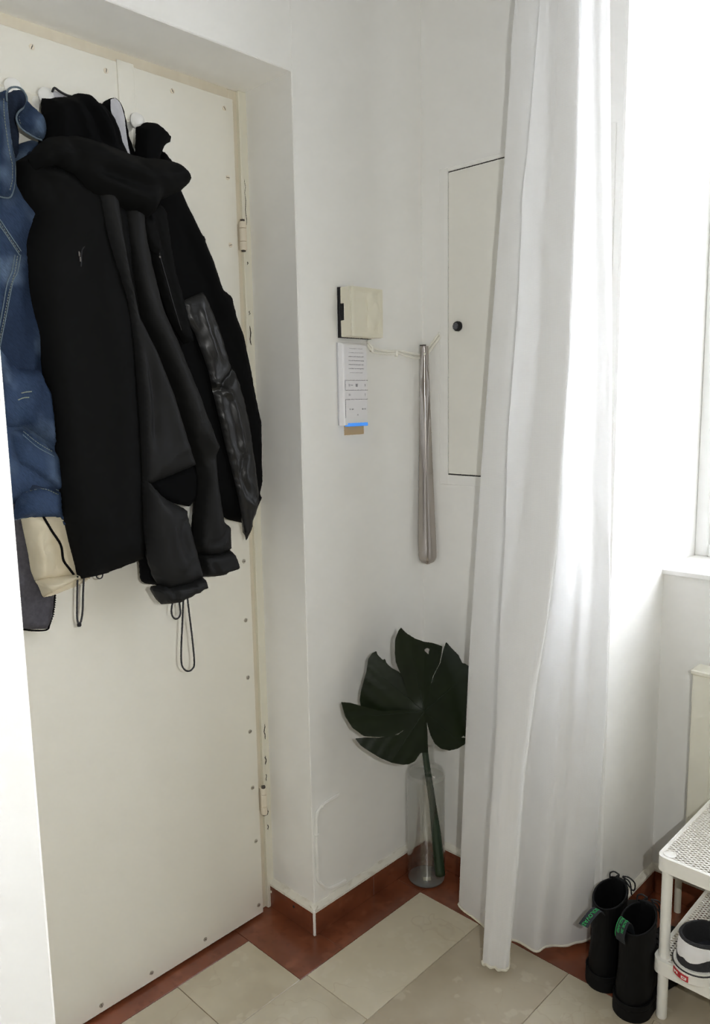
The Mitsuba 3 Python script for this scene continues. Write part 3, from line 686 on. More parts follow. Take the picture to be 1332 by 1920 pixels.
def foot_outline(L, w_heel, w_ball, grow=0.0, bend=0.012):
    pts = []
    from scipy.interpolate import PchipInterpolator
    r = w_ball / w_heel
    prof = PchipInterpolator([0, 0.16, 0.42, 0.70, 1.0], [1.0, 1.0, 0.92, r, r * 0.95])
    for s in (1 - np.cos(np.linspace(0, np.pi, 90))) / 2:
        y = s * L
        cap = math.sqrt(max(0.0, 1 - (1 - min(1, s / 0.145)) ** 2)) * (max(0.0, 1 - max(0, (s - 0.74) / 0.26) ** 2.2)) ** 0.5
        w = float(prof(s)) * w_heel * cap + 0.0004
        c = bend * np.interp(s, [0, 0.4, 0.75, 1], [0, 0.1, 0.8, 0.5])
        pts.append((c - w, y, c + w))
    ring_ = [(p[0], p[1]) for p in pts] + [(p[2], p[1]) for p in pts[::-1]]
    return Polygon(ring_).buffer(0.006).buffer(-0.006 + grow)
mat('m_boot', lambda p, n, uv: mix((0.0020, 0.0020, 0.0022), (0.0045, 0.0045, 0.0048), fbm(p.x * 40, p.y * 40, p.z * 40, 3)), 0.6, 0.12, lambda p, n, uv: fbm(p.x * 220, p.y * 220, p.z * 220, 2), 0.0003)
mat('m_boot_sole', (0.0035, 0.0035, 0.0038), 0.7, 0.15)
mat('m_boot_lining', (0.016, 0.016, 0.017), 0.85)
mat('m_lace', (0.012, 0.012, 0.013), 0.8)
mat('m_tab', (0.006, 0.009, 0.012), 0.8)
mat('m_tab_green', (0.02, 0.30, 0.08), 0.8)
mat('m_eyelet', (0.35, 0.34, 0.32), 0.3, metallic=0.9)

def boot(name, label, loc, rot, mirror, tab):
    t = thing(name, label, 'boot', 'pair of black lace-up boots')
    c, s = math.cos(rot), math.sin(rot)
    def put(m, mir=True):
        m = m.copy()
        if mirror and mir:
            m.vertices[:, 0] *= -1; m.invert()
        v = m.vertices
        m.vertices = np.stack([loc[0] + v[:, 0] * c - v[:, 1] * s, loc[1] + v[:, 0] * s + v[:, 1] * c, v[:, 2] * 1.045], 1)
        return m
    secs = [((0.000, .052, .034), .0365, .050), ((.000, .053, .060), .0370, .050), ((0, .056, .095), .0345, .0495), ((0, .058, .125), .0350, .0495), ((0, .059, .155), .0350, .0500), ((0, .060, .198), .0358, .0520)]
    shaft = chain([ring(q, rx, ry, tilt=0.16 * i / 5) for i, (q, rx, ry) in enumerate(secs)])
    foot = chain([ell((0, .050, .052), (.0375, .047, .030)), ell((0.002, .105, .068), (.036, .04, .040)), ell((0.006, .150, .062), (.040, .04, .034)), ell((0.011, .205, .052), (.0455, .04, .029)), ell((0.009, .252, .047), (.040, .033, .025))])
    up = union(shaft + foot)
    inner = union(chain([ring((q[0], q[1], q[2]), rx - .0045, ry - .0050, tilt=0.16 * i / 5) for i, (q, rx, ry) in enumerate([((0, .06, .05), .034, .05)] + secs[2:] + [((0, .061, .25), .0395, .056)])]))
    throat = union(chain([ring((0, .118, z), .010, .03, tilt=0.16) for z in (.135, .25)]))
    outer = soften(up, 0.006, 14)
    om = m3.Manifold(m3.Mesh(np.asarray(outer.vertices, np.float32), np.asarray(outer.faces, np.uint32)))
    trim = m3.Manifold.hull_points([(x, y, z) for x in (-.1, .1) for y, z in ((-.05, .176), (.16, .214), (-.05, .5), (.16, .5))])
    body = tm(om - inner - throat - trim) if not om.is_empty() else outer
    obj('upper', put(body), 'm_boot', t, smooth=45)
    tongue = union(chain([ring((0, .102 + (z - .12) * .06, z), w_, .0045, h=.004) for z, w_ in ((.12, .021), (.16, .023), (.19, .024), (.204, .019), (.2085, .010))]))
    obj('tongue', put(soften(tongue, .008, 4)), 'm_boot', t, smooth=50)
    rim = [(.0333 * math.cos(a), .0600 + .0497 * math.sin(a), .176 + (.0600 + .0497 * math.sin(a) + .05) * .1810 + 0.0004) for a in np.linspace(math.radians(118), math.radians(422), 60)]
    obj('collar_piping', put(tube(rim, 0.0021, 8)), 'm_boot_sole', t, smooth=True)
    sole = foot_outline(.290, .0385, .0480, .0015)
    a_ = prism(sole.buffer(-.0006), .010); a_.apply_translation((0, 0, .024))
    b_ = prism(sole, .008); b_.apply_translation((0, 0, .016))
    h_ = prism(sole.intersection(shapely.box(-.1, -.05, .1, .085)), .016)
    f_ = prism(sole.intersection(shapely.box(-.1, .12, .1, .4)), .013); f_.apply_translation((0, 0, .004))
    k = obj('sole', put(cat([a_, b_, f_])), 'm_boot_sole', t, smooth=30)
    obj('heel', put(h_), 'm_boot_sole', k, smooth=30)
    w = np.array(sole.buffer(-.0015).exterior.coords)
    obj('welt', put(tube(np.column_stack([w, np.full(len(w), .0345)]), .0017, 6, False)), 'm_boot', k, smooth=True)
    for i in range(8):
        z = .105 + i * .0145
        y = .122 - (z - .105) * .16 + (0.010 if i < 2 else 0)
        for sx in (-1, 1):
            obj('eyelet', put(disc((sx * .017, y + .0005, z), (sx * 0.35, 1, .25), .0028, .0012, 10)), 'm_boot_sole', t)
        if i < 7:
            obj('lace', put(tube(smooth_path([(-.017, y + .003, z), (0, y + .007, z + .004), (.017, y + .002, z + .0145)]), .0017, 6)), 'm_lace', t, smooth=True)
    for sx in (-1, 1):
        obj('lace', put(tube(smooth_path([(sx * .004, .118, .212), (sx * .018, .122, .212), (sx * .030, .127, .200), (sx * .026, .127, .182), (sx * .006, .121, .205)]), .0017, 6)), 'm_lace', t, smooth=True)
        obj('lace', put(tube(smooth_path([(sx * .004, .118, .210), (sx * .016, .131, .196), (sx * .020, .135, .165)]), .0017, 6)), 'm_lace', t, smooth=True)
    # woven pull tab with green lettering
    def strip(path, w, side):
        """A ribbon along the path; side gives its width direction."""
        p = smooth_path(path, 8); side = np.asarray(side, float)
        tg = np.gradient(p, axis=0); tg /= np.linalg.norm(tg, axis=1, keepdims=True)
        nn = np.cross(side, tg); nn /= np.linalg.norm(nn, axis=1, keepdims=True)
        v = np.vstack([p - side * w / 2, p + side * w / 2, p - side * w / 2 - nn * .0012, p + side * w / 2 - nn * .0012])
        n = len(p); f = []
        for i in range(n - 1):
            f += [(i, i + 1, n + i + 1, n + i), (2 * n + i, 3 * n + i, 3 * n + i + 1, 2 * n + i + 1), (i, 2 * n + i, 2 * n + i + 1, i + 1), (n + i, n + i + 1, 3 * n + i + 1, 3 * n + i)]
        f += [(0, n, 3 * n, 2 * n), (n - 1, 3 * n - 1, 4 * n - 1, 2 * n - 1)]
        return p, tg, nn, (v, np.array(f))
    def letters(text, p, tg, nn, side, along0, h, v0, flip=1):
        """Lettering laid along the ribbon."""
        s_ = np.concatenate([[0], np.cumsum(np.linalg.norm(np.diff(p, axis=0), axis=1))])
        m = meshkit.text_mesh(text, h, 0.0004, bold=True)
        x = along0 + m.vertices[:, 0] * 1.0
        P = np.stack([np.interp(x, s_, p[:, k]) for k in range(3)], 1); Nn = np.stack([np.interp(x, s_, nn[:, k]) for k in range(3)], 1)
        m.vertices = P + np.asarray(side) * ((m.vertices[:, 1] + v0) * flip)[:, None] + Nn * (m.vertices[:, 2] + 0.0002)[:, None]
        return m
    tab(t, put, strip, letters)
    return t
def tab_out(t, put, strip, letters):
    side = np.array([-1.0, 0, 0])
    p, tg, nn, m = strip([(0.0, .014, .170), (-.001, .006, .186), (-.003, -.006, .191), (-.008, -.022, .184), (-.016, -.042, .168)], .021, side)
    k = obj('pull_tab', put(trimesh.Trimesh(m[0], np.vstack([m[1][:, :3], m[1][:, [0, 2, 3]]]), process=False), False), 'm_tab', t, label='black pull tab with green lettering')
    obj('lettering', put(letters('SOLOVAIR', p, tg, nn, side, .0235, .0082, -.0038, -1), False), 'm_tab_green', k)
def tab_in(t, put, strip, letters):
    side = np.array([-0.96, 0.28, 0])
    p, tg, nn, m = strip([(-.006, .034, .176), (-.008, .026, .200), (-.011, .014, .2125), (-.014, .004, .202), (-.016, .0005, .184), (-.016, .006, .166)], .024, side)
    k = obj('pull_tab', put(trimesh.Trimesh(m[0], np.vstack([m[1][:, :3], m[1][:, [0, 2, 3]]]), process=False), False), 'm_tab', t, label='black pull tab loop with green lettering')
    for i, w in enumerate(('MADE IN', 'ENGLAND')):
        obj('lettering', put(letters(w, p, tg, nn, side, .0375, .0056, .0014 - .0092 * i, -1), False), 'm_tab_green', k)
    q = p[6:-4]
    obj('edging', put(tube(q - side * -.0115 + nn[6:-4] * .0004, .0007, 6), False), 'm_tab_green', k)
boot('boot', 'black lace-up boot with its pull tab sticking out, touching the curtain', (.609, -.143), math.radians(2), True, tab_out)
boot('boot', 'black lace-up boot with folded pull tab, next to the shoe rack leg', (.6925, -.181), math.radians(2), False, tab_in)

# ------------------------------------------------------------------ canvas sneaker on the lower shelf
def sneaker(loc, rot):
    t = thing('sneaker', 'black and white canvas sneaker with a red heel tag on the lower rack shelf', 'sneaker')
    c, s = math.cos(rot), math.sin(rot)
    def put(m):
        m = m.copy(); v = m.vertices
        m.vertices = np.stack([loc[0] + v[:, 0] * c - v[:, 1] * s, loc[1] + v[:, 0] * s + v[:, 1] * c, loc[2] + v[:, 2] * .82], 1)
        return m
    mat('m_canvas', lambda p, n, uv: mix((0.010, 0.010, 0.012), (0.02, 0.02, 0.022), noise(p.x * 900, p.y * 900, p.z * 900)), 0.85)
    mat('m_canvas_white', (0.80, 0.80, 0.82), 0.8)
    mat('m_rubber_white', (0.80, 0.795, 0.76), 0.45)
    mat('m_rubber_black', (0.012, 0.012, 0.013), 0.5)
    mat('m_tag_red', (0.42, 0.022, 0.03), 0.5)
    mat('m_lining', (0.012, 0.013, 0.02), 0.9)
    L = .285
    sole = foot_outline(L, .0400, .0485, .004)
    a = prism(sole, .026); b = prism(sole.buffer(-.0012), .033)
    k = obj('sole', put(cat([a, b])), 'm_rubber_white', t, smooth=30, label='white rubber sole wall')
    w = np.array(sole.exterior.coords)
    obj('stripe', put(tube(np.column_stack([w, np.full(len(w), .0265)]), .0016, 6, False)), 'm_rubber_black', k, smooth=True)
    zc = [.022, .045, .065, .082, .095]
    rx = [.0430, .0430, .0425, .0418, .0410]
    ry = [.0605, .0595, .0575, .0560, .0555]
    cy = [.0615, .0615, .0625, .0635, .064]
    heel = chain([ring((0, y, z), r1, r2, tilt=-0.10 * i / 4) for i, (z, r1, r2, y) in enumerate(zip(zc, rx, ry, cy))])
    foot = chain([ell((0, .06, .040), (.037, .05, .025)), ell((.003, .12, .056), (.036, .04, .034)), ell((.007, .165, .052), (.041, .04, .030)), ell((.011, .21, .043), (.045, .04, .025)), ell((.009, .252, .036), (.038, .028, .020))])
    q = soften(union(heel + foot), .006, 8)
    om = m3.Manifold(m3.Mesh(np.asarray(q.vertices, np.float32), np.asarray(q.faces, np.uint32)))
    inner = union(chain([ring((0, y, z), r1 - .0055, r2 - .006, tilt=-0.10 * i / 4) for i, (z, r1, r2, y) in enumerate(zip([.036, .06, .08, .12], [.0405, .0415, .0412, .0418], [.058, .058, .057, .060], [.062, .062, .064, .065]))]))
    throat = union(chain([ring((0.002, y, z), .014, .035) for y, z in ((.135, .068), (.14, .13))]))
    obj('upper', put(tm(om - inner - throat)), 'm_canvas', t, smooth=45)
    obj('insole', put(axes(prism(foot_outline(.16, .031, .031), .002), (0, .007, .0375), (1, 0, 0), (0, 1, 0), (0, 0, 1))), 'm_lining', t)
    # white quarter panel round the heel, its lower edge wavy
    th = np.radians(np.linspace(140, 425, 70)); nv = 8
    P = []
    for a_ in th:
        dr_ = abs(((math.degrees(a_) - 270 + 180) % 360) - 180)
        lo = np.interp(dr_, [0, 8, 20, 35, 55, 75, 110, 150], [.0560, .0520, .0500, .0530, .0620, .0650, .060, .054])
        hi = .0905 - 0.0012 * math.cos(a_ * 2) + 0.10 * .058 * (-math.sin(a_)) * 0.9
        for j in range(nv):
            z = lo + (hi - lo) * j / (nv - 1)
            g = 0.0012 * math.sin(math.pi * min(1, (j + .35) / (nv - .3)))
            P.append(((np.interp(z, zc, rx) + .0006 + g) * math.cos(a_), np.interp(z, zc, cy) + (np.interp(z, zc, ry) + .0006 + g) * math.sin(a_), z))
    F = [(i * nv + j, (i + 1) * nv + j, (i + 1) * nv + j + 1, i * nv + j + 1) for i in range(len(th) - 1) for j in range(nv - 1)]
    F = np.array(F); F = np.vstack([F[:, :3], F[:, [0, 2, 3]]])
    obj('quarter_panel', put(trimesh.Trimesh(np.array(P), F, process=False)), 'm_canvas_white', t, smooth=True, label='white canvas panel round the heel')
    obj('collar', put(tube(np.array([P[i * nv + nv - 1] for i in range(len(th))]) * [.96, 1, 1] + [0, .0015, .0015], .0035, 8)), 'm_canvas', t, smooth=True)
    seat = [(.014 * math.cos(a_), .030 + .016 * math.sin(a_), .0405) for a_ in np.linspace(0.2, 2.6, 24)]
    obj('insole_print', put(tube(seat, .0009, 6)), 'm_mark_pale', t, smooth=True)
    tongue = union(chain([ring((.002, .120 - (z - .06) * .10, z), .024, .0045, h=.004) for z in (.060, .085, .108)]))
    obj('tongue', put(soften(tongue, .008, 4)), 'm_canvas_white', t, smooth=50)
    for i in range(4):
        y, z = .122 + i * .016, .090 - i * .006
        obj('lace', put(tube(smooth_path([(-.022, y, z - .006), (0, y + .002, z + .008), (.026, y + .003, z - .006)]), .0028, 8)), 'm_canvas_white', t, smooth=True)
    for sx in (-1, 1):
        obj('lace', put(tube(smooth_path([(.002, .122, .099), (sx * .016, .112, .108), (sx * .028, .118, .098), (sx * .022, .126, .091), (.003, .123, .098)]), .0024, 8)), 'm_canvas_white', t, smooth=True)
    # red rubber heel tag, two halves with white marks
    def patch(a0, a1, z0, z1, grow, name, m, parent, n=10):
        # follows the outline of the sole at the heel
        ring_ = np.array(sole.exterior.coords); cen = np.array([0, .045])
        ang = np.arctan2(ring_[:, 1] - cen[1], ring_[:, 0] - cen[0]); o = np.argsort(ang)
        A = np.radians(np.linspace(a0, a1, n)); A = (A + np.pi) % (2 * np.pi) - np.pi
        rad = np.interp(A, ang[o], np.linalg.norm(ring_[o] - cen, axis=1), period=2 * np.pi)
        out = []
        for g in (-.002, grow):
            for z in (z0, z1):
                out.append(np.stack([cen[0] + (rad + g) * np.cos(A), cen[1] + (rad + g) * np.sin(A), np.full(n, z)], 1))
        v = np.vstack(out); f = []
        for i in range(n - 1):
            for a_, b_ in ((0, 1), (1, 3), (3, 2), (2, 0)):
                f += [(a_ * n + i, a_ * n + i + 1, b_ * n + i + 1), (a_ * n + i, b_ * n + i + 1, b_ * n + i)]
        f += [(0, n, 3 * n), (0, 3 * n, 2 * n), (n - 1, 3 * n - 1, 4 * n - 1), (n - 1, 4 * n - 1, 2 * n - 1)]
        return obj(name, put(trimesh.Trimesh(v, np.array(f), process=False)), m, parent)
    k = patch(247, 268.5, .0025, .0175, .0016, 'heel_tag', 'm_tag_red', t)
    patch(269.5, 291, .0025, .0175, .0016, 'heel_tag', 'm_tag_red', t)
    for a0, a1, z0, z1 in ((251, 264, .0105, .0135), (251, 254, .0060, .0105), (261, 264, .0080, .0105), (274, 287, .0060, .0085), (274, 287, .0110, .0130), (274, 277, .0060, .0130), (284, 287, .0085, .0130)):
        patch(a0, a1, z0, z1, .0021, 'tag_mark', 'm_rubber_white', k, 6)
sneaker((.799, -.158, .1455), math.radians(-20))

# ------------------------------------------------------------------ coat hooks on the door
rail = thing('coat_rail', 'white wooden rail screwed to the door behind the jackets', 'coat rail')
obj('board', cbox((DOORX, -1.30, 1.842), (DOORX + 0.010, -0.735, 1.892), 0.003), 'm_door', rail)
for y in (-1.07, -1.004, -0.944, -0.853, -0.761):
    prof = [(1e-5, 0), (.011, 0), (.0085, .004), (.0070, .010), (.0068, .024), (.0085, .030), (.0150, .0325), (.0160, .0345), (.0158, .0370), (.0135, .0395), (.008, .0415), (1e-5, .042)]
    obj('knob', axes(lathe(prof, 32), (DOORX + 0.010, y, 1.878), (0, 1, 0), (0, 0, 1), (1, 0, 0)), 'm_white_paint', rail, smooth=35)

# ------------------------------------------------------------------ garments: each piece is a padded solid over its outline, with folds
class Piece:
    def __init__(self, px, xc, front, back=None, width=0.03, folds=(), rough=0.002, step=0.0065, lean=(0, 0), seed=0, freq=9, round_px=0):
        """px: outline in the photograph; xc: the plane of its edge; front, back: how far it swells towards the room and towards the door."""
        self.xc, self.lean = xc, lean
        poly = Polygon([self.flat(*q) for q in px]).buffer(0)
        if round_px:
            poly = poly.buffer(round_px).buffer(-2 * round_px).buffer(round_px)
        if poly.geom_type != 'Polygon': poly = max(poly.geoms, key=lambda g: g.area)
        self.poly = poly
        P, tri, d, nb = grid_points(poly, step)
        swell = np.sqrt(np.clip(1 - (1 - np.clip(d / width, 0, 1)) ** 2, 0, 1))
        h = front * swell
        fade = np.clip(d / (width * 0.5), 0, 1)
        for pts, amp, w in folds:
            line = LineString([self.flat(*q) for q in smooth2(pts)])
            c = np.array([line.interpolate(k / 200, normalized=True).coords[0] for k in range(201)])
            dist, idx = cKDTree(c).query(P)
            ends = np.clip(np.minimum(idx, 200 - idx) / 30, 0, 1)
            h = h + amp * np.exp(-(dist / w) ** 2) * np.minimum(0.35 + 0.65 * fade, 1) * (0.25 + 0.75 * ends)
        q3 = np.column_stack([P * freq, np.full(len(P), seed)])
        q3[:, 1] *= 0.55
        h = h + rough * 2 * (meshkit.fbm(q3, 4, seed) - 0.5) * (0.3 + 0.7 * fade)
        h = h + rough * 0.6 * (meshkit.fbm(np.column_stack([P * 55, np.full(len(P), seed)]), 2, seed + 9) - 0.5)
        b = (front * 0.6 if back is None else back) * swell + 0.0015
        x = xc + self.tilt(P)
        self.P, self.front = P, x + h
        v = np.vstack([np.column_stack([x + h, P]), np.column_stack([x - b, P])])
        n = len(P)
        side = []
        # the outline's own edges close the piece
        e = np.sort(np.vstack([tri[:, [0, 1]], tri[:, [1, 2]], tri[:, [2, 0]]]), axis=1)
        u, cnt = np.unique(e, axis=0, return_counts=True)
        for a, b_ in u[cnt == 1]:
            side += [(a, b_, n + b_), (a, n + b_, n + a)]
        self.mesh = trimesh.Trimesh(v, np.vstack([tri, tri[:, ::-1] + n, np.array(side)]), process=False)
        self.tree = cKDTree(P)
    def tilt(self, P):
        return self.lean[0] * (P[:, 1] - 1.4) + self.lean[1] * (P[:, 0] + 0.8)
    def flat(self, px, py):
        x = self.xc
        for _ in range(3):
            w = at(px, py, 0, x)
            x = self.xc + self.lean[0] * (w[2] - 1.4) + self.lean[1] * (w[1] + 0.8)
        return w[1], w[2]
    def on(self, px, py, lift=0.0):
        """The place on the front that shows at this pixel."""
        x = self.xc
        for _ in range(6):
            w = at(px, py, 0, x)
            d, i = self.tree.query(w[1:], k=3)
            x = float(np.average(self.front[i], weights=1 / (d + 1e-4)))
        w = at(px, py, 0, x + lift)
        return w
    def line(self, pts, r, lift=0.0008, n=6):
        return tube([self.on(*q, lift) for q in smooth2(pts, n)], r, 6)
def smooth2(pts, n=6):
    if len(pts) < 3: 
        p = np.asarray(pts, float); return p[0] + (p[1] - p[0]) * np.linspace(0, 1, n * 2)[:, None]
    return smooth_path(pts, n)
def stitch(piece, pts, name, m, parent, r=0.0007, dash=0.0032, gap=0.0018):
    """Topstitching: short threads one after another, one entry."""
    q = np.array([piece.on(*a, 0.0009) for a in smooth2(pts, 10)])
    s = np.concatenate([[0], np.cumsum(np.linalg.norm(np.diff(q, axis=0), axis=1))])
    out = []
    for a in np.arange(0, s[-1] - dash, dash + gap):
        out.append(tube([[np.interp(a + k * dash, s, q[:, i]) for i in range(3)] for k in (0, .5, 1)], r, 4))
    if out: obj(name, cat(out), m, parent)

def weave_bump(f):
    return lambda p, n, uv: noise(p.y * f, p.z * f, p.x * f)
def denim_color(p, n, uv):
    w = fbm(p.y * 11, p.z * 7, p.x * 9, 3)
    tw = noise(p.y * 900 + p.z * 700, p.z * 260, p.x * 300)
    worn = smoothstep(0.5, 0.78, fbm(p.y * 24, p.z * 16, p.x * 10 + 4, 3))
    c = mix((0.009, 0.018, 0.040), (0.026, 0.045, 0.088), smoothstep(0.25, 0.75, w))
    c = mix(c, (0.09, 0.13, 0.19), worn * 0.6)
    return c * (0.8 + 0.4 * tw)
def denim_dark(p, n, uv):
    tw = noise(p.y * 900 + p.z * 700, p.z * 260, p.x * 300)
    return mix((0.007, 0.012, 0.024), (0.015, 0.024, 0.046), fbm(p.y * 14, p.z * 9, p.x * 9, 3)) * (0.8 + 0.4 * tw)
def black_color(p, n, uv):
    return mix((0.0017, 0.0017, 0.0017), (0.0030, 0.0030, 0.0029), fbm(p.y * 12, p.z * 12, p.x * 12, 3))
mat('m_denim', denim_color, 0.85, 0.2)
mat('m_denim_dark', denim_dark, 0.85, 0.2)
mat('m_thread', (0.20, 0.22, 0.19), 0.8)
mat('m_seam', (0.10, 0.135, 0.165), 0.8)
mat('m_black_cloth', black_color, 0.8, 0.10, weave_bump(1400), 0.0002)
mat('m_black_soft', (0.0020, 0.0020, 0.0022), 0.9, 0.08)
mat('m_black_shell', lambda p, n, uv: mix((0.0045, 0.0045, 0.0045), (0.0070, 0.0070, 0.0068), fbm(p.y * 12, p.z * 12, p.x * 12, 3)), 0.65, 0.18, weave_bump(1400), 0.0002)
mat('m_black_sheen', (0.0065, 0.0065, 0.0066), 0.36, 0.32)
mat('m_grey_lining', (0.50, 0.50, 0.54), 0.8, 0.2)
mat('m_beige_cloth', lambda p, n, uv: mix((0.50, 0.44, 0.32), (0.58, 0.52, 0.39), fbm(p.y * 20, p.z * 20, p.x * 20, 3)), 0.9, 0.2)
mat('m_fleece', lambda p, n, uv: mix((0.040, 0.038, 0.043), (0.085, 0.081, 0.090), fbm(p.y * 160, p.z * 160, p.x * 160, 3)), 1.0, 0.05, lambda p, n, uv: fbm(p.y * 420, p.z * 420, p.x * 420, 2), 0.004)
mat('m_cord', (0.010, 0.010, 0.011), 0.7)
mat('m_zip', (0.20, 0.15, 0.06), 0.35, metallic=0.8)
def piece(name, material, parent, *a, smooth=True, label=None, **k):
    p = Piece(*a, **k)
    p.key = obj(name, p.mesh, material, parent, smooth=smooth, label=label)
    return p

# grey fleece, hanging nearest the door
g = thing('fleece_jacket', 'grey fleece garment with a black zip edge, lowest at the far left', 'jacket')
b = piece('body', 'm_fleece', g, [(-90, 700), (40, 700), (60, 960), (78, 1085), (101, 1104), (101, 1128), (98, 1150), (94, 1167), (88, 1179), (60, 1180), (0, 1178), (-90, 1172)], -.128, .020, .010, width=.02, rough=.003, seed=3)
obj('zip_tape', b.line([(80, 1090), (101, 1106), (101.5, 1130), (98, 1152), (93, 1170), (87, 1181), (60, 1182), (38, 1179)], .0018, 0.0), 'm_black_soft', g, smooth=True)
for i in range(17):
    s = i / 16
    q = b.on(np.interp(s, [0, .3, .7, 1], [102.5, 102.5, 99, 91]), 1104 + 70 * s, 0.0)
    obj('zip_tooth', cbox(q + [-.0012, -.0004, -.0010], q + [.0014, .0030, .0010], .0004), 'm_black_plastic', g)

# beige jacket: a sleeve end shows below the denim
g = thing('beige_jacket', 'cream cotton jacket sleeve with black piping below the denim jacket', 'jacket')
b = piece('sleeve', 'm_beige_cloth', g, [(30, 955), (38, 965), (45, 1000), (53, 1037), (58, 1070), (66, 1090), (100, 1088), (150, 1085), (165, 1078), (165, 1040), (150, 960), (130, 950)], -.104, .022, .012, width=.035, rough=.003, seed=5,
          folds=[([(75, 980), (64, 1010), (80, 1050)], .006, .008), ([(70, 1030), (95, 1020), (98, 1070)], -.006, .008), ([(95, 985), (108, 1030), (120, 1070)], .005, .010), ([(50, 1000), (70, 1050), (72, 1080)], .005, .008)])
c = piece('cuff', 'm_beige_cloth', g, [(66, 1090), (72, 1098), (81, 1121), (95, 1111), (120, 1097), (146, 1086), (170, 1085), (166, 1074), (145, 1072), (105, 1080), (85, 1084)], -.094, .030, .016, width=.02, rough=.0015, seed=6,
          folds=[([(x, 1086 - (x - 80) * .12), (x + 8, 1110 - (x - 80) * .30)], .0016, .003) for x in range(78, 150, 9)])
obj('cuff_opening', Piece([(82, 1120), (95, 1111), (120, 1098), (146, 1087), (168, 1086), (144, 1099), (98, 1117)], -.080, .004, .006, width=.01, rough=.0005).mesh, 'm_beige_cloth', g, smooth=True)
obj('piping', b.line([(81, 968), (97, 995), (114, 1022), (119, 1050), (130, 1066), (145, 1086)], .0022, .0012), 'm_black_soft', g, smooth=True, label='black piping')

# denim jacket
g = thing('denim_jacket', 'blue denim jacket hanging from the leftmost visible knob', 'jacket')
b = piece('body', 'm_denim', g, [(-90, 300), (10, 330), (35, 270), (60, 262), (95, 275), (120, 380), (140, 600), (165, 800), (170, 950), (126, 980), (118, 930), (60, 940), (-90, 960)], -.108, .030, .018, width=.05, rough=.004, seed=11,
          folds=[([(45, 470), (22, 530), (8, 610)], .007, .016), ([(85, 560), (55, 640), (45, 740)], .007, .014), ([(70, 660), (62, 720), (40, 800)], -.006, .010), ([(40, 380), (60, 420), (70, 500)], .006, .014)])
for pts in ([(-10, 402), (0, 412), (20, 442), (40, 471)], [(-10, 414), (0, 424), (18, 450), (37, 479)], [(39, 478), (33, 510), (24, 530), (12, 590), (2, 640), (-8, 690)], [(28, 478), (22, 510), (14, 530), (5, 580), (-6, 640)]):
    obj('seam', b.line(pts, .0011, .0006), 'm_seam', g, smooth=True)
for pts in ([(-10, 420), (0, 419), (19, 447), (38, 475)], [(33, 480), (28, 510), (18, 545), (8, 595), (-3, 650)]):
    stitch(b, pts, 'stitching', 'm_thread', g)
y1 = piece('yoke', 'm_denim_dark', g, [(-20, 372), (18, 373), (26, 362), (30, 330), (42, 285), (64, 268), (84, 285), (86, 330), (64, 368), (40, 396), (20, 378)], -.098, .016, .01, width=.02, rough=.003, seed=12,
           folds=[([(28, 268), (45, 285), (54, 300)], .004, .006)])
obj('seam', y1.line([(27, 390), (37, 398), (47, 386), (64, 370)], .0010, .0004), 'm_seam', g, smooth=True)
s1 = piece('sleeve', 'm_denim', g, [(-30, 620), (30, 690), (72, 690), (95, 740), (106, 843), (100, 841), (75, 822), (45, 800), (30, 803), (14, 802), (-10, 770)], -.082, .026, .02, width=.03, rough=.004, seed=13,
           folds=[([(62, 700), (44, 750), (36, 795)], .006, .012), ([(80, 720), (84, 770), (90, 820)], .005, .012)])
s2 = piece('sleeve_fold', 'm_denim', g, [(14, 803), (30, 802), (44, 801), (75, 823), (100, 841), (112, 858), (118, 925), (113, 922), (90, 908), (60, 888), (31, 871), (24, 850)], -.086, .022, .02, width=.022, rough=.003, seed=14,
           folds=[([(46, 803), (38, 835), (34, 865)], .005, .008)])
s3 = piece('sleeve_end', 'm_denim_dark', g, [(31, 872), (60, 889), (90, 909), (113, 922), (114, 940), (40, 930), (34, 905)], -.100, .022, .02, width=.02, rough=.002, seed=15)
cf = piece('cuff', 'm_denim', g, [(36, 918), (60, 911), (84, 909), (113, 921), (115, 972), (90, 971), (65, 971), (42, 971), (24, 977), (29, 945)], -.092, .024, .02, width=.022, rough=.0025, seed=16)
tl = piece('tail', 'm_denim', g, [(114, 926), (119, 926), (125, 990), (119, 992), (113, 970)], -.085, .010, .008, width=.008, rough=.001, seed=17)
obj('seam', cf.line([(34, 921), (60, 912), (84, 910), (113, 922)], .0011, .0004), 'm_seam', g, smooth=True)
obj('seam', cf.line([(24, 976), (43, 971), (65, 970), (90, 970), (114, 971)], .0013, .0), 'm_seam', g, smooth=True)
obj('seam', s2.line([(31, 871), (60, 889), (90, 909), (113, 922)], .0013, .0), 'm_seam', g, smooth=True)
obj('seam', s2.line([(46, 803), (75, 824), (99, 841)], .0012, .0), 'm_seam', g, smooth=True)
obj('seam', s1.line([(15, 803), (30, 803), (45, 801)], .0012, .0), 'm_seam', g, smooth=True)
obj('seam', s2.line([(43, 815), (70, 838), (102, 856)], .0008, .0004), 'm_seam', g, smooth=True)
for pts in ([(44, 809), (72, 831), (101, 848)],):
    stitch(s2, pts, 'stitching', 'm_thread', g)
stitch(cf, [(38, 927), (62, 919), (84, 917), (112, 928)], 'stitching', 'm_thread', g)
for pts in ([(34, 750), (44, 746), (55, 745)], [(40, 737), (50, 735), (60, 734)]):
    obj('bar_tack', s1.line(pts, .0011, .0006), 'm_thread', g, smooth=True)
col = piece('collar_inside', 'm_denim_dark', g, [(12, 176), (20, 168), (34, 165), (46, 172), (51, 190), (47, 202), (34, 214), (30, 228), (36, 250), (34, 300), (24, 290), (16, 240)], -.100, .010, .008, width=.012, rough=.001, seed=18)
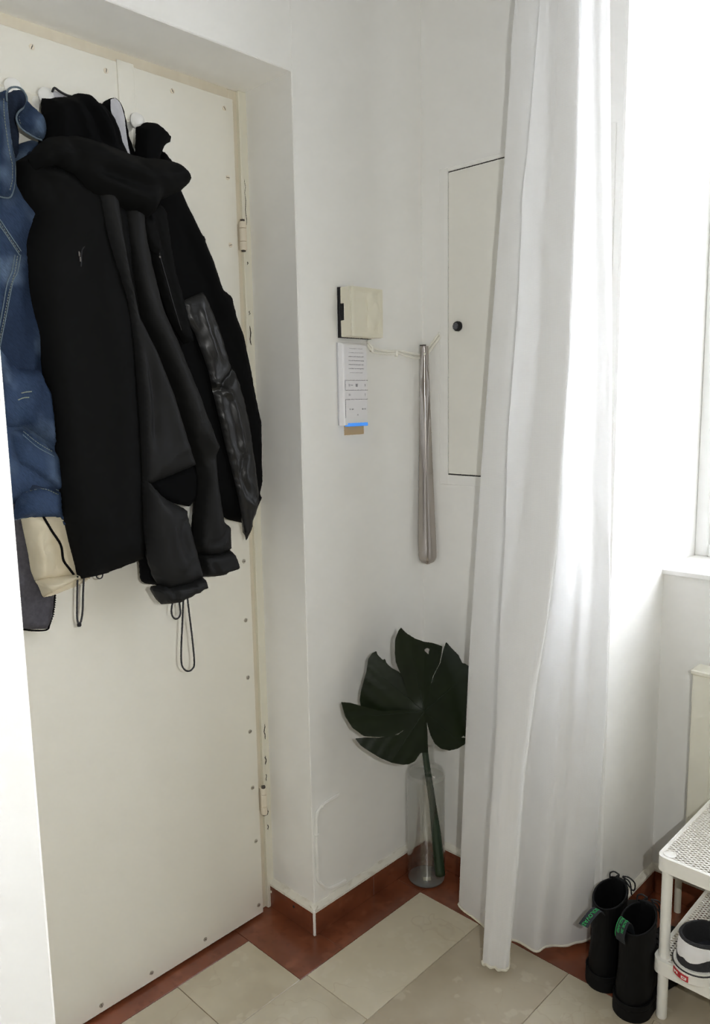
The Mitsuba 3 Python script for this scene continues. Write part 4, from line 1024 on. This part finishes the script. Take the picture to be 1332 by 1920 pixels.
l1 = piece('lapel', 'm_denim', g, [(-90, 190), (-20, 182), (12, 168), (12, 185), (16, 225), (20, 260), (28, 304), (28, 340), (23, 364), (16, 371), (-10, 367), (-90, 360)], -.075, .020, .012, width=.022, rough=.003, seed=19, folds=[([(-5, 200), (5, 270), (8, 350)], .006, .014)])
l2 = piece('lapel', 'm_denim', g, [(51, 188), (62, 200), (78, 214), (86, 230), (88, 245), (85, 256), (79, 263), (68, 259), (52, 250), (40, 241), (32, 228), (31, 218), (36, 209), (46, 202)], -.080, .016, .010, width=.018, rough=.002, seed=20)
edge1 = [(13, 190), (12.5, 175), (18, 166), (27, 163), (37, 165), (44, 171), (50, 182), (50, 192), (46, 201), (36, 209), (31, 218), (32, 228), (40, 241), (54, 251), (68, 259), (79, 263)]
obj('seam', tube([at(px, py, 0, x) for (px, py), x in zip(smooth2(edge1, 5), np.interp(np.linspace(0, 1, len(smooth2(edge1, 5))), [0, .25, .5, .7, 1], [-.058, -.075, -.085, -.066, -.066]))], .0017, 6), 'm_seam', g, smooth=True)
obj('seam', l1.line([(12.5, 176), (13, 200), (17, 240), (22, 275), (28, 305), (28, 338), (23, 363), (15, 371), (-8, 367)], .0016, .0002), 'm_seam', g, smooth=True)
stitch(l1, [(7, 185), (8, 215), (13, 255), (18, 285), (23, 310), (23, 338), (18, 358)], 'stitching', 'm_thread', g)
stitch(l2, [(36, 218), (38, 230), (46, 239), (60, 249), (76, 257)], 'stitching', 'm_thread', g)

# black jacket at the right, half behind the hooded one
g = thing('black_jacket', 'black jacket hanging open at the right, its satin lining showing', 'jacket')
b = piece('body', 'm_black_soft', g, [(270, 300), (290, 300), (303, 281), (324, 309), (338, 360), (346, 380), (373, 435), (384, 447), (383, 455), (402, 502), (413, 540), (431, 555), (440, 596), (452, 625), (464, 680), (476, 742), (487, 793), (487, 867), (489, 903), (484, 926), (490, 928), (485, 940), (470, 975), (457, 981), (427, 974), (405, 960), (350, 900), (300, 600), (265, 420), (262, 330)],
          -.105, .030, .030, width=.05, rough=.004, seed=21, folds=[([(345, 400), (380, 500), (420, 600), (455, 720)], .006, .016), ([(325, 420), (370, 520), (400, 620)], -.007, .012), ([(440, 700), (470, 800), (478, 900)], .005, .014)])
cl = piece('collar', 'm_black_soft', g, [(256, 238), (264, 236), (267, 232), (274, 229), (283, 230), (293, 234), (305, 244), (320, 262), (320, 266), (311, 270), (303, 282), (297, 300), (292, 330), (262, 330), (254, 290)], -.088, .024, .016, width=.02, rough=.003, seed=22)
pl = piece('placket', 'm_black_cloth', g, [(262, 400), (295, 375), (312, 398), (322, 470), (332, 520), (345, 562), (356, 610), (364, 640), (345, 645), (318, 600), (292, 520)], -.072, .014, .016, width=.016, rough=.003, seed=23, folds=[([(283, 405), (300, 470), (316, 540), (340, 620)], -.006, .004)])
obj('zip', pl.line([(281, 404), (288, 430), (300, 480), (314, 530), (328, 580), (341, 622)], .0016, .0), 'm_black_plastic', g, smooth=True)
obj('snap', disc(pl.on(300, 482, .0005), (1, -.3, 0), .0022, .0012, 12), 'm_steel_dark', g)
ln = piece('lining', 'm_black_sheen', g, [(341, 565), (360, 556), (381, 547), (402, 591), (423, 656), (443, 702), (455, 740), (467, 788), (474, 841), (481, 884), (485, 920), (481, 963), (474, 976), (473, 992), (462, 1014), (455, 971), (440, 903), (423, 836), (409, 776), (390, 692), (366, 625), (350, 600)], -.066, .012, .020, width=.02, rough=.005, seed=24, freq=16,
           folds=[([(425, 668), (436, 690), (414, 725), (400, 730)], -.014, .007), ([(398, 715), (415, 730), (432, 745)], .012, .005), ([(372, 575), (385, 620), (405, 680)], .006, .007), ([(430, 745), (444, 800), (452, 850)], .008, .009), ([(455, 850), (448, 890), (462, 930)], -.007, .007), ([(395, 600), (402, 640), (425, 690)], -.005, .006), ([(462, 940), (474, 950), (478, 930)], .006, .005)], label='shiny dark grey satin lining')
sl = piece('sleeve', 'm_black_shell', g, [(212, 335), (262, 345), (268, 430), (281, 500), (303, 584), (330, 644), (354, 704), (378, 774), (407, 836), (399, 850), (404, 908), (414, 975), (426, 985), (428, 1031), (400, 1045), (372, 1042), (361, 1023), (363, 1000), (367, 944), (371, 908), (368, 874), (342, 812), (320, 740), (285, 655), (258, 596), (235, 520)], -.062, .036, .03, width=.032, rough=.004, seed=25,
           folds=[([(232, 440), (262, 560), (305, 660), (345, 760), (365, 830)], .010, .016), ([(362, 800), (385, 840), (400, 842)], .009, .010), ([(350, 720), (375, 790), (380, 850)], .008, .012), ([(376, 860), (384, 930), (392, 1000)], .006, .014), ([(392, 850), (378, 870), (374, 920)], -.007, .009), ([(412, 990), (398, 1010), (376, 1020)], -.005, .006)])
cu = piece('cuff', 'm_black_shell', g, [(378, 1082), (369, 1064), (370, 1040), (400, 1036), (430, 1029), (437, 1045), (444, 1065), (424, 1074), (404, 1081)], -.056, .030, .03, width=.014, rough=.002, seed=26, folds=[([(384, 1052), (394, 1068), (398, 1080)], -.007, .004)])
obj('hanging_loop', tube([at(*q, 0, -.102) for q in smooth2([(252, 222), (254, 232), (259, 245), (262, 262)])], .0016, 6), 'm_cord', g, smooth=True)
kk = obj('zip_pull', cbox(pl.on(266, 432, .001) - [.002, .0025, .008], pl.on(266, 432, .001) + [.001, .0025, .008], .001), 'm_zip', g, label='dull brass zip pull')

# black hooded jacket in front
g = thing('hooded_jacket', 'large black hooded jacket hanging in front of the others', 'jacket')
bd2 = piece('hem_behind', 'm_black_soft', g, [(250, 900), (300, 930), (345, 990), (350, 1050), (332, 1085), (330, 1096), (300, 1098), (272, 1094), (265, 1089), (262, 1050)], -.095, .016, .02, width=.02, rough=.002, seed=30)
nk = piece('neck', 'm_black_soft', g, [(79, 184), (88, 187), (105, 182), (130, 182), (140, 176), (150, 174), (160, 178), (168, 185), (175, 193), (186, 196), (194, 206), (208, 223), (217, 245), (224, 271), (234, 294), (250, 330), (200, 360), (90, 330), (70, 280), (78, 230)], -.092, .045, .03, width=.04, rough=.005, seed=31,
           folds=[([(120, 195), (135, 230), (150, 275)], .010, .007), ([(140, 195), (160, 235), (178, 280)], -.010, .006), ([(158, 195), (178, 235), (195, 285)], .010, .007), ([(95, 200), (100, 240), (96, 280)], .008, .008), ([(180, 205), (196, 240), (212, 285)], -.008, .006)])
by = piece('body', 'm_black_cloth', g, [(30, 303), (60, 285), (110, 280), (190, 300), (225, 330), (238, 420), (250, 520), (262, 620), (270, 800), (270, 1000), (263, 1049), (225, 1064), (190, 1077), (147, 1086), (139, 1055), (130, 1020), (120, 975), (108, 895), (97, 810), (86, 755), (76, 665), (63, 590), (50, 530), (43, 485), (48, 448), (60, 402), (40, 372), (32, 345)], -.080, .055, .035, width=.07, rough=.004, seed=32,
           folds=[([(150, 430), (176, 560), (205, 700), (215, 900), (212, 1040)], .010, .024), ([(178, 430), (208, 500), (226, 560), (240, 640), (246, 800)], -.016, .010), ([(75, 460), (80, 560), (105, 760), (135, 1000)], .006, .020), ([(120, 560), (140, 720), (160, 900)], -.005, .026), ([(60, 330), (100, 345), (130, 370)], .008, .010), ([(170, 1000), (180, 940), (210, 900)], .005, .014), ([(45, 330), (70, 350), (90, 390)], -.006, .008)])
obj('hem', by.line([(147, 1084), (190, 1075), (225, 1062), (262, 1048)], .0028, -.0005), 'm_black_cloth', g, smooth=True)
for q in ((151, 486), (149, 476)):
    obj('zip_pull', cbox(by.on(*q, .001) - [.002, .0015, .0045], by.on(*q, .001) + [.001, .0015, .0045], .001), 'm_steel_dark', g)
obj('pocket_zip', by.line([(158, 462), (153, 472), (152, 500)], .0016, .0), 'm_black_plastic', g, smooth=True)
ua = piece('sleeve', 'm_black_shell', g, [(165, 325), (212, 335), (226, 440), (237, 520), (258, 596), (285, 655), (320, 740), (342, 812), (358, 860), (366, 872), (340, 883), (301, 899), (276, 908), (262, 915), (254, 800), (246, 690), (238, 612), (227, 558), (205, 495)], -.040, .036, .03, width=.032, rough=.004, seed=33,
           folds=[([(205, 430), (228, 520), (250, 620), (262, 720), (268, 860)], .010, .012), ([(238, 560), (258, 650), (272, 740), (277, 850)], -.014, .009), ([(262, 620), (290, 700), (312, 780), (330, 850)], .009, .016), ([(285, 880), (310, 850), (345, 835)], .006, .010)])
inn = piece('sleeve_inside', 'm_black_soft', g, [(364, 874), (301, 898), (278, 906), (292, 922), (306, 934), (330, 945), (356, 950), (370, 930), (371, 897)], -.062, .006, .02, width=.01, rough=.002, seed=34)
la = piece('forearm', 'm_black_shell', g, [(258, 880), (279, 906), (293, 922), (306, 933), (330, 946), (345, 953), (352, 985), (358, 1010), (366, 1040), (377, 1081), (345, 1097), (303, 1106), (290, 1085), (279, 1052), (265, 980)], -.040, .036, .03, width=.032, rough=.004, seed=35,
           folds=[([(290, 935), (305, 990), (330, 1080)], .009, .016), ([(345, 960), (325, 1000), (342, 1050)], -.007, .010), ([(272, 900), (283, 980), (300, 1070)], .005, .010), ([(350, 1035), (330, 1050), (318, 1070)], .006, .008)])
ca = piece('cuff', 'm_black_shell', g, [(287, 1106), (295, 1097), (315, 1096), (345, 1090), (376, 1078), (381, 1090), (385, 1101), (355, 1117), (327, 1131), (303, 1133), (296, 1122)], -.032, .030, .03, width=.014, rough=.002, seed=36, folds=[([(312, 1097), (318, 1115), (324, 1130)], -.008, .004), ([(350, 1090), (360, 1105), (364, 1113)], .003, .004)])
hd = piece('hood', 'm_black_cloth', g, [(52, 296), (62, 280), (76, 267), (92, 257), (130, 257), (180, 270), (232, 291), (259, 297), (295, 300), (318, 307), (335, 323), (345, 344), (340, 357), (311, 371), (292, 379), (277, 410), (262, 408), (205, 391), (162, 373), (143, 362), (125, 340), (95, 320), (62, 322)], -.050, .070, .035, width=.055, rough=.005, seed=37, round_px=.004,
           folds=[([(140, 262), (165, 300), (215, 330), (290, 352)], .012, .016), ([(130, 330), (160, 345), (210, 372), (262, 395)], .012, .012), ([(150, 330), (200, 345), (260, 365)], -.012, .010), ([(100, 262), (115, 290), (128, 325)], -.010, .010), ([(75, 275), (85, 295), (100, 312)], .008, .008), ([(232, 305), (245, 335), (292, 372)], -.008, .010), ([(300, 318), (325, 332), (330, 350)], .006, .010)])
st = piece('storm_flap', 'm_black_cloth', g, [(262, 405), (278, 408), (284, 400), (296, 430), (305, 470), (296, 478), (284, 470), (270, 440)], -.058, .010, .012, width=.010, rough=.002, seed=38)
ls = piece('collar', 'm_black_soft', g, [(186, 204), (195, 190), (208, 184), (217, 183), (228, 196), (236, 222), (243, 262), (258, 296), (252, 312), (235, 300), (222, 270)], -.108, .012, .010, width=.014, rough=.001, seed=39)
ll = piece('collar_lining', 'm_grey_lining', g, [(208, 186), (216, 183.5), (223, 189), (228, 198), (234, 220), (237, 250), (241, 275), (246, 295), (240, 294), (234, 291), (226, 266), (218, 240), (212, 224), (208, 202)], -.085, .005, .012, width=.012, rough=.001, seed=40, label='pale grey collar lining',
           folds=[([(213, 188), (217, 225), (232, 262), (241, 292)], -.006, .004)])
lb = piece('neck_label', 'm_grey_lining', g, [(97, 170), (105, 170), (118, 176), (128, 182), (127, 186), (98, 187)], -.098, .003, .003, width=.006, rough=.0005, seed=41, label='pale grey neck label')
obj('hanging_loop', tube([at(px, py, 0, -.092) for px, py in smooth2([(98, 172), (102, 165), (110, 170), (122, 177), (134, 181)])], .0020, 6), 'm_cord', g, smooth=True)
def cord(parent, pts, x, r=.0019):
    return obj('drawcord', tube([at(px, py, 0, x) for px, py in smooth2(pts, 8)], r, 8), 'm_cord', parent, smooth=True)
cord(g, [(324, 1128), (321.5, 1145), (324, 1156), (330, 1160.5), (336, 1157), (338.5, 1148), (336, 1126)], -.050)
cord(g, [(344, 1120), (342, 1170), (340, 1215), (340.5, 1243), (345, 1254), (353, 1258.5), (361, 1254), (364.5, 1242), (361, 1200), (355, 1150), (351, 1116)], -.050)
cord(g, [(145.5, 1080), (145, 1110), (144.5, 1150), (145.5, 1164), (148.5, 1168.5), (152, 1164), (155, 1145), (156, 1110), (157.5, 1078)], -.075)
obj('cord_end', disc(at(148.5, 1169, 0, -.077), (0, 0, -1), .004, .006, 12), 'm_black_plastic', g, smooth=40)
cord(g, [(181, 1077), (181.5, 1082), (186, 1085), (191, 1083), (193, 1076)], -.070, .0013)
